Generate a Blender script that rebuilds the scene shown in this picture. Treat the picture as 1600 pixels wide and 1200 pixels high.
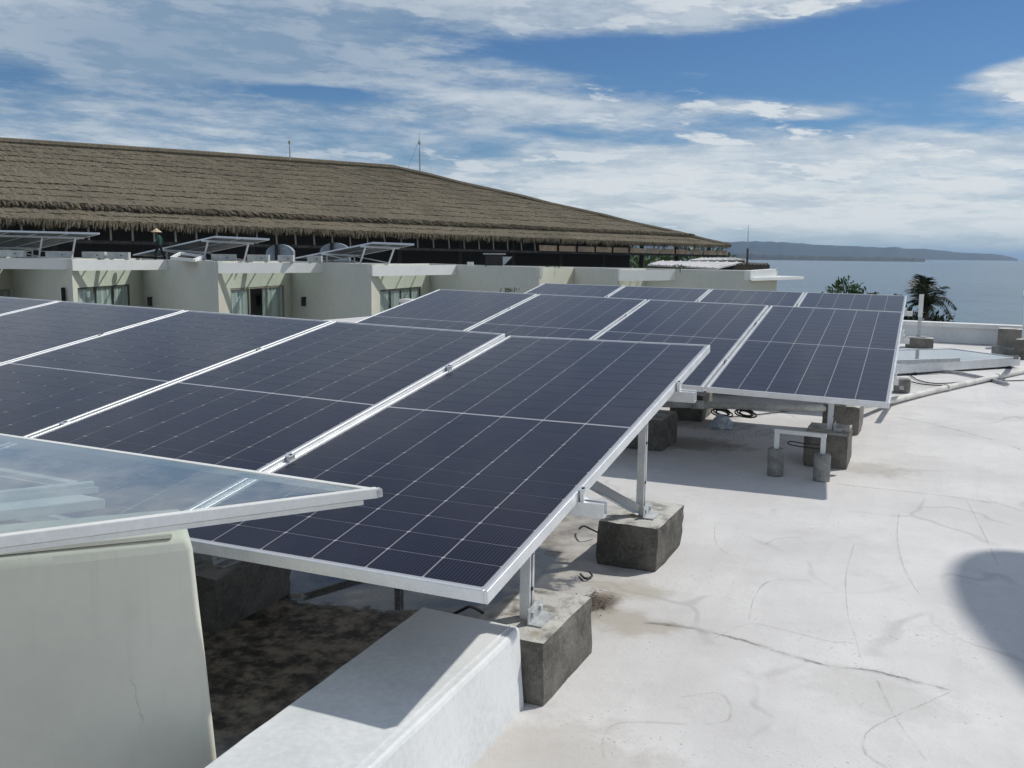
import bpy, bmesh, math, random
from mathutils import Vector, Matrix, noise as mnoise
R = math.radians
random.seed(7)
sc = bpy.context.scene
for o in list(bpy.data.objects): bpy.data.objects.remove(o)
col = sc.collection

# ------------------------------------------------------------------ camera
FPX, CH = 1431.1, 1.45            # focal length in px of the 1600 px wide picture, eye height over the roof
PITCH, ROLL = R(8.145), R(-0.704)
fw = Vector((0, math.cos(PITCH), -math.sin(PITCH)))
dn0 = Vector((0, -math.sin(PITCH), -math.cos(PITCH)))
ri0 = Vector((1, 0, 0))
ri = math.cos(ROLL)*ri0 + math.sin(ROLL)*dn0
dn = -math.sin(ROLL)*ri0 + math.cos(ROLL)*dn0
CAM = Vector((0, 0, CH))
cd = bpy.data.cameras.new('camera'); cam = bpy.data.objects.new('camera', cd); col.objects.link(cam)
up, bk = -dn, -fw
cam.matrix_world = Matrix(((ri.x, up.x, bk.x, CAM.x), (ri.y, up.y, bk.y, CAM.y), (ri.z, up.z, bk.z, CAM.z), (0, 0, 0, 1)))
cd.sensor_fit = 'HORIZONTAL'; cd.sensor_width = 36.0; cd.lens = 36.0*FPX/1600
cd.clip_start = 0.05; cd.clip_end = 60000
sc.camera = cam
def ray(x, y): return fw + ri*((x-800)/FPX) + dn*((y-600)/FPX)
def atz(x, y, z):                       # pixel -> point at height z
    v = ray(x, y); return CAM + v*((z-CH)/v.z)
def aty(x, y, Y):                       # pixel -> point at distance Y in front of the camera
    v = ray(x, y); return CAM + v*(Y/v.y)

# ------------------------------------------------------------------ sun, sky, exposure
SUN_AZ, SUN_EL = R(65), R(49)
sdir = Vector((math.sin(SUN_AZ)*math.cos(SUN_EL), math.cos(SUN_AZ)*math.cos(SUN_EL), math.sin(SUN_EL)))
sl = bpy.data.lights.new('sun', 'SUN'); sl.energy = 3.4; sl.angle = R(1.1); sl.color = (1.0, 0.965, 0.90)
so = bpy.data.objects.new('sun', sl); col.objects.link(so)
so.rotation_euler = (-sdir).to_track_quat('-Z', 'Y').to_euler(); so.location = (0, 0, 30)
vs = sc.view_settings
vs.view_transform = 'Standard'; vs.look = 'None'; vs.gamma = 1.0; vs.use_curve_mapping = False; vs.exposure = -0.2

w = bpy.data.worlds.new('World'); sc.world = w; w.use_nodes = True
class NT:
    """small helper around a node tree"""
    def __init__(s, nt): s.nt = nt; s.n = nt.nodes; s.l = nt.links
    def new(s, t, **k):
        n = s.n.new(t)
        for a, b in k.items(): setattr(n, a, b)
        return n
    def put(s, sock, v):
        if isinstance(v, bpy.types.NodeSocket): s.l.new(v, sock)
        elif v is not None: sock.default_value = v
    def m(s, op, a, b=None, c=None, clamp=False):
        n = s.new('ShaderNodeMath', operation=op, use_clamp=clamp)
        for i, v in enumerate((a, b, c)): s.put(n.inputs[i], v)
        return n.outputs[0]
    def vm(s, op, a, b=None):
        n = s.new('ShaderNodeVectorMath', operation=op)
        for i, v in enumerate((a, b)): s.put(n.inputs[i], v)
        return n.outputs[0]
    def noise(s, vec, scale, detail=4, rough=.55, dist=0.0, color=False):
        n = s.new('ShaderNodeTexNoise'); s.put(n.inputs['Vector'], vec)
        n.inputs['Scale'].default_value = scale; n.inputs['Detail'].default_value = detail
        n.inputs['Roughness'].default_value = rough; n.inputs['Distortion'].default_value = dist
        return n.outputs['Color' if color else 'Fac']
    def ss(s, x, a, b):
        n = s.new('ShaderNodeMapRange', interpolation_type='SMOOTHSTEP')
        s.put(n.inputs['Value'], x); n.inputs['From Min'].default_value = a; n.inputs['From Max'].default_value = b
        return n.outputs[0]
    def mix(s, f, a, b):
        n = s.new('ShaderNodeMix', data_type='RGBA'); s.put(n.inputs[0], f)
        for sk, v in ((n.inputs[6], a), (n.inputs[7], b)):
            if isinstance(v, tuple) and len(v) == 3: v = (*v, 1)
            s.put(sk, v)
        return n.outputs[2]
    def xyz(s, v):
        n = s.new('ShaderNodeSeparateXYZ'); s.put(n.inputs[0], v); return n.outputs
    def comb(s, x, y, z):
        n = s.new('ShaderNodeCombineXYZ')
        for i, v in enumerate((x, y, z)): s.put(n.inputs[i], v)
        return n.outputs[0]
def build_sky():
    t = NT(w.node_tree); t.n.clear()
    out = t.new('ShaderNodeOutputWorld'); bg = t.new('ShaderNodeBackground')
    sky = t.new('ShaderNodeTexSky', sky_type='NISHITA'); sky.sun_disc = False
    sky.sun_elevation = SUN_EL; sky.sun_rotation = SUN_AZ; sky.altitude = 10; sky.air_density = 1.0; sky.dust_density = 0.05; sky.ozone_density = 2.2
    tc = t.new('ShaderNodeTexCoord'); D = tc.outputs['Generated']
    x, y, z = t.xyz(D)
    az = t.m('ARCTAN2', x, y); el = t.m('ARCSINE', z)
    # wind-drawn layers: the direction with its height stretched, bent a little
    zz = t.m('POWER', t.m('MAXIMUM', t.m('ADD', z, .03), .0001), .75)
    vec = t.comb(x, y, t.m('MULTIPLY', zz, 4.2))
    tilt = t.comb(x, y, t.m('MULTIPLY', t.m('ADD', zz, t.m('MULTIPLY', x, .12)), 6.5))
    bend = t.vm('ADD', tilt, t.vm('SCALE', t.noise(vec, 2.2, 2, color=True)))
    sc_n = [n for n in t.n if n.bl_idname == 'ShaderNodeVectorMath' and n.operation == 'SCALE'][-1]
    sc_n.inputs['Scale'].default_value = .35
    big = t.noise(bend, 2.0, 3, .55)
    fine = t.noise(bend, 6.5, 6, .64)
    puff = t.noise(vec, 15.0, 6, .68)
    den = t.m('ADD', t.m('MULTIPLY', big, .46), t.m('ADD', t.m('MULTIPLY', fine, .28), t.m('MULTIPLY', puff, .26)))
    # where the banks and the blue gaps of this sky lie (azimuth / elevation of the place)
    ae = t.comb(az, el, 0.0)
    def blob(px, py, sx, sy, amp, acc):
        a0 = math.atan((px-800)/FPX); e0 = math.atan((395.2+.0123*(px-800)-py)/FPX)
        n = t.new('ShaderNodeVectorMath', operation='MULTIPLY_ADD'); t.put(n.inputs[0], ae)
        n.inputs[1].default_value = (FPX/sx, FPX/sy, 0); n.inputs[2].default_value = (-a0*FPX/sx, -e0*FPX/sy, 0)
        d = t.new('ShaderNodeVectorMath', operation='DOT_PRODUCT'); t.l.new(n.outputs[0], d.inputs[0]); t.l.new(n.outputs[0], d.inputs[1])
        return t.m('MULTIPLY_ADD', t.m('POWER', .36788, d.outputs['Value']), amp, acc)
    acc = t.m('ADD', den, t.m('MULTIPLY_ADD', t.ss(el, .30, .65), -.055, .065))
    for b in ((1370, 118, 300, 50, -.42), (930, 98, 190, 24, -.26), (500, 160, 110, 11, -.30), (25, 165, 70, 20, -.17), (330, 215, 200, 22, -.04),
              (760, 238, 70, 12, -.10), (1000, 225, 130, 12, -.10), (1250, 205, 60, 10, -.10), (1540, 60, 150, 34, -.24), (150, 205, 150, 14, -.04), (230, 140, 300, 50, .10), (1330, 200, 230, 26, -.10), (1540, 222, 110, 16, -.10), (1000, 160, 140, 16, -.06), (830, 215, 60, 14, -.10),
              (1050, 35, 260, 34, .20), (1350, 5, 160, 14, .13), (400, 60, 420, 60, .12), (1610, 162, 85, 24, .62), (1100, 182, 60, 9, .26), (1250, 196, 55, 10, .28), (1060, 62, 120, 22, .20), (1180, 40, 140, 14, .22),
              (1300, 255, 380, 30, .10), (1150, 318, 380, 34, .12), (600, 130, 250, 24, .09), (80, 60, 200, 60, .08), (860, 180, 190, 18, .10), (1450, 352, 200, 12, .08)):
        acc = blob(*b, acc)
    hz = t.ss(el, 0.004, 0.035)
    pv = t.comb(x, y, t.m('MULTIPLY', t.m('MULTIPLY_ADD', x, .08, zz), 3.9))
    pn = t.noise(pv, 13.0, 7, .60)
    pmask = t.ss(t.m('MULTIPLY_ADD', pn, .62, t.m('MULTIPLY', acc, .55)), .598, .690)
    pmask = t.m('MULTIPLY', pmask, t.m('SUBTRACT', 1.0, t.m('MINIMUM', t.m('MAXIMUM', blob(330, 110, 480, 130, .85, 0.0), 0.0), .85)))
    veil = t.m('MULTIPLY', t.ss(acc, .40, .64), .86)
    cloud = t.m('MULTIPLY', t.m('MAXIMUM', veil, pmask), t.m('MULTIPLY_ADD', hz, .75, .25))
    cloud = t.m('MULTIPLY', cloud, .93)
    low = t.m('MULTIPLY', t.ss(el, .075, -.01), .92)
    shade = big
    shade = t.m('ADD', t.m('MULTIPLY', t.ss(shade, .34, .62), .55), t.m('MULTIPLY', t.ss(puff, .35, .65), .38))
    shade = t.m('ADD', shade, t.m('MULTIPLY', t.ss(el, .15, .07), .28))
    for b in ((1050, 35, 260, 40, .30), (1600, 162, 90, 30, .4), (700, 140, 260, 30, .16), (330, 80, 300, 60, -.42), (120, 130, 200, 40, -.2), (1180, 320, 260, 14, -.22)): shade = blob(*b, shade)
    shade = t.m('MINIMUM', t.m('MAXIMUM', shade, 0.0), 1.0)
    shade = t.m('MAXIMUM', shade, t.m('MULTIPLY', pmask, t.ss(pn, .40, .60)))
    ccol = t.mix(shade, (.29, .41, .55), (.86, .905, .925))
    skyc = t.new('ShaderNodeVectorMath', operation='SCALE'); t.l.new(sky.outputs[0], skyc.inputs[0]); skyc.inputs['Scale'].default_value = 0.095
    tint = t.vm('MULTIPLY', skyc.outputs[0], (.43, .62, .83))
    base = t.mix(low, tint, (.43, .57, .69))
    fin = t.mix(cloud, base, ccol)
    t.l.new(fin, bg.inputs[0]); bg.inputs[1].default_value = 1.0
    t.l.new(bg.outputs[0], out.inputs[0])
build_sky()
w.cycles.sampling_method = 'MANUAL'; w.cycles.sample_map_resolution = 512
sc.render.engine = 'CYCLES'
sc.cycles.max_bounces = 5; sc.cycles.diffuse_bounces = 3; sc.cycles.glossy_bounces = 3; sc.cycles.transparent_max_bounces = 8

# ------------------------------------------------------------------ materials
def mat(name, base=(.5, .5, .5), rough=.6, metal=0.0, spec=.5, coat=0.0, build=None):
    m = bpy.data.materials.new(name); m.use_nodes = True
    t = NT(m.node_tree); b = t.n['Principled BSDF']
    b.inputs['Base Color'].default_value = (*base, 1); b.inputs['Roughness'].default_value = rough
    b.inputs['Metallic'].default_value = metal; b.inputs['Specular IOR Level'].default_value = spec
    b.inputs['Coat Weight'].default_value = coat; b.inputs['Coat Roughness'].default_value = .06; b.inputs['Coat IOR'].default_value = 1.145
    if build: build(t, b)
    return m
def bump(t, b, h, strength=.3, dist=.01):
    n = t.new('ShaderNodeBump'); n.inputs['Strength'].default_value = strength; n.inputs['Distance'].default_value = dist
    t.l.new(h, n.inputs['Height']); t.l.new(n.outputs[0], b.inputs['Normal'])
def pos(t): return t.new('ShaderNodeNewGeometry').outputs['Position']
def obco(t): return t.new('ShaderNodeTexCoord').outputs['Object']
def rnd(t): return t.new('ShaderNodeObjectInfo').outputs['Random']
def speckled(c1, c2, scale, s2=None, bs=.2, bd=.004, lo=.35, hi=.65, rough=(.6, .8)):
    def f(t, b):
        p = pos(t); n = t.noise(p, scale, 6, .6); n2 = t.noise(p, s2 or scale*9, 4, .6)
        k = t.m('ADD', t.m('MULTIPLY', n, .65), t.m('MULTIPLY', n2, .35))
        t.put(b.inputs['Base Color'], t.mix(t.ss(k, lo, hi), c1, c2))
        t.put(b.inputs['Roughness'], t.m('MULTIPLY_ADD', n, rough[1]-rough[0], rough[0]))
        bump(t, b, n2, bs, bd)
    return f
MAT = {}
MAT['alu'] = mat('anodised_aluminium', (.78, .79, .80), .42, .55, build=speckled((.68, .70, .71), (.82, .83, .84), 9, 120, .05, .001, rough=(.36, .52)))
MAT['galv'] = mat('galvanised_steel', (.55, .57, .58), .45, .6, build=speckled((.42, .44, .45), (.64, .66, .66), 30, 160, .05, .001))
MAT['white'] = mat('white_paint', (.8, .8, .78), .55, build=speckled((.70, .70, .67), (.82, .82, .80), 3, 60, .08, .002))
MAT['whitewall'] = mat('white_wall_paint', (.8, .8, .8), .7, build=speckled((.60, .62, .62), (.76, .77, .77), 2.2, 45, .25, .004, .3, .6))
MAT['dark'] = mat('dark_parts_and_shade', (.02, .02, .022), .8)  # near-black for bolts and feet; also paints the shade of interiors
MAT['black'] = mat('black_rubber', (.015, .015, .016), .5)
MAT['pvc'] = mat('pvc_pipe', (.70, .69, .65), .45, build=speckled((.50, .48, .43), (.76, .75, .71), 6, 50, .05, .001))
def cream_b(t, b):
    p = pos(t); n = t.noise(p, 1.7, 6, .6); n2 = t.noise(p, 38, 5, .6)
    c = t.mix(t.ss(n, .3, .7), (.60, .585, .50), (.72, .70, .60))
    st = t.noise(t.vm('MULTIPLY', p, (7.0, 7.0, .8)), 1.4, 6, .65)
    c = t.mix(t.m('MULTIPLY', t.ss(st, .56, .78), .28), c, (.40, .40, .33))
    # hairline cracks in the render coat
    v = t.new('ShaderNodeTexVoronoi', feature='DISTANCE_TO_EDGE'); v.inputs['Scale'].default_value = 1.6
    t.l.new(t.vm('ADD', p, t.vm('MULTIPLY', t.noise(p, 4.5, 5, .6, color=True), (.34, .34, .34))), v.inputs['Vector'])
    ck = t.m('MULTIPLY', t.ss(v.outputs['Distance'], .0075, .0015), t.ss(t.noise(p, 1.9, 2), .55, .66))
    c = t.mix(t.m('MULTIPLY', ck, .6), c, (.26, .26, .21))
    t.put(b.inputs['Base Color'], c); tw_ = t.noise(t.vm('MULTIPLY', p, (1, 1, 1.7)), 11, 4, .6)
    zz_ = t.xyz(p)[2]; drip = t.m('MULTIPLY', t.ss(t.noise(t.vm('MULTIPLY', p, (26, 26, .5)), 1.0, 4, .6), .55, .72), t.ss(zz_, .30, .76))
    t.put(b.inputs['Base Color'], t.mix(t.m('MULTIPLY', drip, .14), c, (.34, .33, .26)))
    bump(t, b, t.m('ADD', t.m('MULTIPLY', tw_, 1.4), t.m('SUBTRACT', n2, ck)), .30, .004)
MAT['cream'] = mat('cream_render', rough=.8, spec=.3, build=cream_b)
MAT['farcream'] = mat('cream_facade_paint', rough=.8, spec=.3, build=speckled((.60, .60, .50), (.68, .68, .57), .35, 2.0, .05, .01))
MAT['fargrey'] = mat('shade_grey_facade_paint', rough=.85, spec=.3, build=speckled((.60, .61, .575), (.68, .685, .64), .3, 2.5, .05, .01))  # facade paint copied greyer: the tone of the shaded walls sits in its colour
MAT['farwhite'] = mat('white_canopy_paint', rough=.7, build=speckled((.78, .80, .79), (.86, .87, .86), .4, 3, .05, .01))
MAT['rooftop'] = mat('grey_roof_screed', rough=.9, build=speckled((.20, .20, .19), (.34, .34, .33), .6, 4, .1, .01))
MAT['curtain'] = mat('pale_curtain', rough=.9, build=lambda t, b: t.put(b.inputs['Base Color'],
    t.mix(t.ss(t.noise(t.vm('MULTIPLY', pos(t), (1, 1, .03)), 7, 2), .38, .62), (.50, .53, .52), (.84, .86, .84))))
MAT['pane'] = mat('window_glass', (.02, .03, .035), .06, spec=.6)
MAT['frame_dark'] = mat('bronze_window_frame', (.10, .10, .085), .5)
MAT['frame_tan'] = mat('tan_window_frame', (.36, .31, .25), .5)
# --- concrete blocks: dark weathered sides, pale grit and old whitewash lying on the upper face
def conc_b(t, b):
    p = pos(t); n = t.noise(p, 5.5, 7, .65); n2 = t.noise(p, 60, 5, .7)
    k = t.m('ADD', t.m('MULTIPLY', n, .6), t.m('MULTIPLY', n2, .4))
    c = t.mix(t.m('ADD', t.ss(k, .3, .7), t.m('MULTIPLY_ADD', rnd(t), .7, -.35), clamp=True), (.075, .071, .064), (.235, .22, .195))
    nz = t.xyz(t.new('ShaderNodeNewGeometry').outputs['Normal'])[2]
    wash = t.m('MULTIPLY', t.ss(nz, .55, .95), t.ss(t.noise(p, 9, 6, .65), .30, .56))
    c = t.mix(wash, c, t.mix(t.ss(t.noise(p, 4.2, 3), .56, .66), (.56, .55, .51), (.34, .29, .20)))
    vd = t.new('ShaderNodeTexVoronoi'); vd.inputs['Scale'].default_value = 75; t.l.new(p, vd.inputs['Vector'])
    pit = t.m('MULTIPLY', t.ss(vd.outputs['Distance'], .32, .12), t.ss(n2, .52, .6))
    c = t.mix(t.m('MULTIPLY', pit, .7), c, (.03, .028, .025))
    t.put(b.inputs['Base Color'], c); bump(t, b, t.m('SUBTRACT', k, t.m('MULTIPLY', pit, .4)), .7, .012)
MAT['conc'] = mat('rough_concrete', rough=.92, spec=.2, build=conc_b)
MAT['conc_pale'] = mat('pale_concrete', rough=.9, spec=.2, build=speckled((.20, .20, .19), (.36, .36, .34), 12, 70, .5, .006))
# --- solar cells
CU, CV = .1815, .1194
def cell_b(t, b):
    o = obco(t); x, y, z = t.xyz(o); p = pos(t)
    f = t.m('FRACT', t.m('MULTIPLY_ADD', x, 17.0/CU, 17.5))
    line = t.m('LESS_THAN', t.m('ABSOLUTE', t.m('SUBTRACT', f, .5)), .105)
    base = t.mix(rnd(t), (.0045, .0055, .0200), (.0075, .0080, .0265))
    dust = t.m('MULTIPLY', t.ss(t.noise(p, 2.3, 6, .65), .45, .8), .030)
    c = t.mix(t.m('MULTIPLY', line, .52), base, (.090, .090, .112))
    c = t.mix(dust, c, (.40, .38, .34))
    t.put(b.inputs['Base Color'], c)
    t.put(b.inputs['Coat Roughness'], t.m('MULTIPLY_ADD', t.noise(p, 3.1, 5, .6), .16, .05))
MAT['cell'] = mat('solar_cell', rough=.4, spec=.12, coat=1.0, build=cell_b)
MAT['sheet'] = mat('panel_backsheet', (.44, .44, .47), .4, spec=.2, coat=1.0)
MAT['clear'] = None
def glass_mat():
    m = bpy.data.materials.new('canopy_glass'); m.use_nodes = True; t = NT(m.node_tree); t.n.clear()
    out = t.new('ShaderNodeOutputMaterial'); tr = t.new('ShaderNodeBsdfTransparent'); gl = t.new('ShaderNodeBsdfGlossy')
    tr.inputs[0].default_value = (.91, .963, .96, 1); gl.inputs['Roughness'].default_value = .012
    fr = t.new('ShaderNodeFresnel'); fr.inputs[0].default_value = 1.5
    bf = t.new('ShaderNodeNewGeometry').outputs['Backfacing']
    k = t.m('MULTIPLY', t.m('MINIMUM', t.m('MULTIPLY_ADD', fr.outputs[0], 2.3, .04), .9), t.m('SUBTRACT', 1.0, bf))
    n = t.new('ShaderNodeBump'); n.inputs['Strength'].default_value = .06; n.inputs['Distance'].default_value = .004
    t.l.new(t.noise(pos(t), 2.2, 2), n.inputs['Height']); t.l.new(n.outputs[0], gl.inputs['Normal'])
    mx = t.new('ShaderNodeMixShader'); t.put(mx.inputs[0], k); t.l.new(tr.outputs[0], mx.inputs[1]); t.l.new(gl.outputs[0], mx.inputs[2])
    t.l.new(mx.outputs[0], out.inputs[0]); return m
MAT['glass'] = glass_mat()

# ------------------------------------------------------------------ mesh helpers
class MB:
    def __init__(s): s.v = []; s.f = []
    def quad(s, a, b, c, d):
        i = len(s.v); s.v += [Vector(a), Vector(b), Vector(c), Vector(d)]; s.f.append((i, i+1, i+2, i+3)); return s
    def poly(s, pts):
        i = len(s.v); s.v += [Vector(p) for p in pts]; s.f.append(tuple(range(i, i+len(pts)))); return s
    def hexa(s, lo, hi):                         # two quads, joined into a closed solid
        i = len(s.v); n = len(lo); s.v += [Vector(p) for p in lo] + [Vector(p) for p in hi]
        s.f.append(tuple(i+k for k in range(n))[::-1]); s.f.append(tuple(i+n+k for k in range(n)))
        for k in range(n): j = (k+1) % n; s.f.append((i+k, i+j, i+n+j, i+n+k))
        return s
    def box(s, c, size, ax=None):
        X, Y, Z = ax or (Vector((1, 0, 0)), Vector((0, 1, 0)), Vector((0, 0, 1)))
        c = Vector(c); a, b, h = X*(size[0]/2), Y*(size[1]/2), Z*(size[2]/2)
        return s.hexa([c-a-b-h, c+a-b-h, c+a+b-h, c-a+b-h], [c-a-b+h, c+a-b+h, c+a+b+h, c-a+b+h])
    def bar(s, p, q, wd, ht, upv=(0, 0, 1)):     # rectangular bar from p to q
        p, q = Vector(p), Vector(q); d = (q-p).normalized(); sd = d.cross(Vector(upv))
        sd = sd.normalized() if sd.length > 1e-5 else Vector((1, 0, 0)); u = sd.cross(d).normalized()
        a, b = sd*(wd/2), u*(ht/2)
        return s.hexa([p-a-b, p+a-b, p+a+b, p-a+b], [q-a-b, q+a-b, q+a+b, q-a+b])
    def tube(s, pts, r, n=8, r2=None, cap=True):
        pts = [Vector(p) for p in pts]; base = len(s.v); N = len(pts)
        for k, p in enumerate(pts):
            d = (pts[min(k+1, N-1)]-pts[max(k-1, 0)]).normalized()
            a = d.cross(Vector((0, 0, 1)) if abs(d.z) < .95 else Vector((1, 0, 0))).normalized(); b = d.cross(a)
            rr = r if r2 is None else r+(r2-r)*k/(N-1)
            for j in range(n):
                t = 2*math.pi*j/n; s.v.append(p + (a*math.cos(t)+b*math.sin(t))*rr)
        for k in range(N-1):
            for j in range(n):
                j2 = (j+1) % n; s.f.append((base+k*n+j, base+k*n+j2, base+(k+1)*n+j2, base+(k+1)*n+j))
        if cap: s.f.append(tuple(base+j for j in range(n))[::-1]); s.f.append(tuple(base+(N-1)*n+j for j in range(n)))
        return s
    def build(s, name, m, parent=None, smooth=False, origin=None, bev=0):
        off = world_of(parent) if parent else (Vector(origin) if origin else Vector())
        me = bpy.data.meshes.new(name); me.from_pydata([tuple(p-off) for p in s.v], [], s.f); me.update()
        bm = bmesh.new(); bm.from_mesh(me); bmesh.ops.recalc_face_normals(bm, faces=bm.faces)
        if bev: bmesh.ops.bevel(bm, geom=list(bm.edges), offset=bev, segments=2, affect='EDGES', profile=.6)
        bm.to_mesh(me); bm.free()
        if smooth:
            for p in me.polygons: p.use_smooth = True
        me.materials.append(m)
        o = bpy.data.objects.new(name, me); col.objects.link(o)
        if parent: o.parent = parent
        elif origin: o.location = off
        return o
def world_of(o):
    v = Vector()
    while o: v += o.location; o = o.parent
    return v
def tag(o, label, cat, group=None):
    o['label'] = label; o['category'] = cat
    if group: o['group'] = group
    return o
def struct(o): o['kind'] = 'structure'; return o
def stuff(o): o['kind'] = 'stuff'; return o
def thing(name, label, cat, loc=(0, 0, 0), group=None):
    o = bpy.data.objects.new(name, None); col.objects.link(o); o.location = loc; o.empty_display_size = .1
    return tag(o, label, cat, group)
def lerp(a, b, t): return a+(b-a)*t
def smooth_path(pts, n=6):
    pts = [Vector(p) for p in pts]; out = []
    for i in range(len(pts)-1):
        p0, p1, p2, p3 = pts[max(i-1, 0)], pts[i], pts[i+1], pts[min(i+2, len(pts)-1)]
        for k in range(n):
            t = k/n; out.append(.5*((2*p1)+(p2-p0)*t+(2*p0-5*p1+4*p2-p3)*t*t+(3*p1-p0-3*p2+p3)*t**3))
    return out+[pts[-1]]

# ------------------------------------------------------------------ rows of panels: where each row lies
W_, L_, G_ = 1.133, 2.684, .022
def basis(yaw, tilt, rr):
    yaw, tilt, rr = R(yaw), R(tilt), R(rr)
    u = Vector((math.cos(yaw), math.sin(yaw), 0)); n0 = Vector((0, 0, 1)); h = Vector((math.sin(yaw), -math.cos(yaw), 0))
    u2 = math.cos(rr)*u+math.sin(rr)*n0; v = math.cos(tilt)*h-math.sin(tilt)*n0
    v = (v-u2*(v.dot(u2))).normalized(); n = v.cross(u2).normalized()
    if n.z < 0: n = -n
    return u2, v, n
Z0 = Vector((0, 0, CH))
ROWS = {'A': (Vector((1.0164, 4.6915, -.4554))+Z0, basis(-23.94, 8.83, .27)),
        'B': (Vector((1.0164, 4.6486, -.4719))+Z0, basis(-23.56, 8.91, -1.22)),
        'Q': (Vector((3.4122, 7.9992, -.4675))+Z0, basis(-23.94, 8.99, -.92)),
        'R': (Vector((4.631, 10.824, -.4411))+Z0, basis(-23.94, 9.11, -.44))}
def pt(k, u, v, n=0.0):
    o, (a, b, c) = ROWS[k]; return o+a*u+b*v+c*n
UH = Vector((math.cos(R(-23.94)), math.sin(R(-23.94)), 0)); VH = Vector((math.sin(R(-23.94)), -math.cos(R(-23.94)), 0)); ZH = Vector((0, 0, 1))
def fl(k, u, v, z=0.0):                           # floor coordinates of a row: along it, towards the viewer
    o = ROWS[k][0]; p = Vector((o.x, o.y, 0))+UH*u+VH*v; p.z = z; return p

# ------------------------------------------------------------------ the roof terrace
PE, PN = Vector((.87, -.493, 0)), Vector((.493, .87, 0)); PD = 17.55       # parapet direction, normal, distance
def par(e, n, z=0): p = PE*e+PN*n; p.z = z; return p
def floor_b(t, b):
    p = pos(t)
    mp = t.new('ShaderNodeMapping'); mp.vector_type = 'POINT'
    mp.inputs['Rotation'].default_value = (0, 0, R(23.94)); t.l.new(t.vm('SUBTRACT', p, (1.0164, 4.6915, 0)), mp.inputs[0])
    u, vneg, _ = t.xyz(mp.outputs[0]); v = t.m('MULTIPLY', vneg, -1)
    n1 = t.noise(p, 1.1, 6, .6); n2 = t.noise(p, 7, 7, .65); n3 = t.noise(p, 45, 5, .65); n4 = t.noise(p, 160, 3, .6)
    c = t.mix(t.ss(n1, .3, .7), (.605, .590, .575), (.745, .730, .712))
    roll = t.noise(t.vm('MULTIPLY', mp.outputs[0], (9.0, .7, 1.0)), 1.0, 4, .6)
    c = t.mix(t.m('MULTIPLY', t.ss(roll, .48, .70), .16), c, (.52, .51, .50))
    c = t.mix(t.m('MULTIPLY', t.ss(t.noise(p, 3.1, 7, .7), .50, .72), .30), c, (.475, .445, .42))
    c = t.mix(t.m('MULTIPLY', t.ss(n2, .55, .75), .28), c, (.50, .49, .46))
    # brushed-on coats: overlapping lobes with a thin grey rim
    vo = t.new('ShaderNodeTexVoronoi', feature='DISTANCE_TO_EDGE'); vo.inputs['Scale'].default_value = .62
    t.l.new(t.vm('ADD', p, t.vm('MULTIPLY', t.noise(p, .9, 3, .5, color=True), (1.3, 1.3, 0))), vo.inputs['Vector'])
    rim = t.m('MULTIPLY', t.ss(vo.outputs['Distance'], .011, .002), t.ss(t.noise(p, 1.5, 3), .46, .60))
    c = t.mix(t.m('MULTIPLY', rim, .30), c, (.30, .29, .28))
    # black grit and specks
    sp = t.m('MULTIPLY', t.ss(t.noise(p, 70, 4, .6), .61, .69), t.ss(t.noise(p, 2.2, 5, .65), .46, .62))
    c = t.mix(t.m('MULTIPLY', sp, .60), c, (.16, .15, .13))
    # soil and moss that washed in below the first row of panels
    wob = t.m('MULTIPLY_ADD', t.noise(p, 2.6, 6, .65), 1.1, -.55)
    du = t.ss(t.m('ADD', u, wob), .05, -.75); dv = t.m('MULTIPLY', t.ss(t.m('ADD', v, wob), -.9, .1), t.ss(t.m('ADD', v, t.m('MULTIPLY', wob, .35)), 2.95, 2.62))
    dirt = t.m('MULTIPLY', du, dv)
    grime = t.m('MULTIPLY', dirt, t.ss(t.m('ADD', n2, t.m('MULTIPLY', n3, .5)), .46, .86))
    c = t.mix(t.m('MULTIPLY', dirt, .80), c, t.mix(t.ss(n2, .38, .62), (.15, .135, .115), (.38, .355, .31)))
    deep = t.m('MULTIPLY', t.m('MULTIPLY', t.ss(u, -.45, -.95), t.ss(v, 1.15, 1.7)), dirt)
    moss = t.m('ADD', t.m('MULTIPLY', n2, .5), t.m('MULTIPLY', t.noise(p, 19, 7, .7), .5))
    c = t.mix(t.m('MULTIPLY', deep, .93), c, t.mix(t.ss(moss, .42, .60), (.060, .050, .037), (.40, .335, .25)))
    # rust-brown wash lines around the feet of the blocks
    def patch(c, uu, vv, ru, rv, colr, amt):
        du_ = t.m('DIVIDE', t.m('SUBTRACT', u, uu), ru); dv_ = t.m('DIVIDE', t.m('SUBTRACT', v, vv), rv)
        d = t.m('ADD', t.m('SQRT', t.m('ADD', t.m('MULTIPLY', du_, du_), t.m('MULTIPLY', dv_, dv_))), t.m('MULTIPLY_ADD', t.noise(p, 8, 6, .65), 1.5, -.75))
        return t.mix(t.m('MULTIPLY', t.ss(d, 1.0, .35), amt), c, colr)
    c = patch(c, -.17, 1.17, .10, .20, (.10, .065, .040), .85)
    c = patch(c, .00, 1.33, .26, .17, (.40, .355, .275), .62)
    c = patch(c, -.12, .98, .24, .17, (.42, .38, .30), .55)
    c = patch(c, .10, 2.35, .45, .30, (.42, .38, .33), .45)
    c = patch(c, -.62, -2.3, .60, .34, (.22, .19, .155), .72)
    c = patch(c, -.80, -3.2, .7, .4, (.20, .175, .14), .6)
    c = patch(c, .75, -2.0, .35, .3, (.36, .33, .28), .45)
    c = patch(c, .95, 1.55, .35, .25, (.50, .48, .45), .45)
    # standing water
    pu = t.m('DIVIDE', t.m('SUBTRACT', u, -1.35), 1.0); pv = t.m('DIVIDE', t.m('SUBTRACT', v, 1.08), .62)
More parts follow.
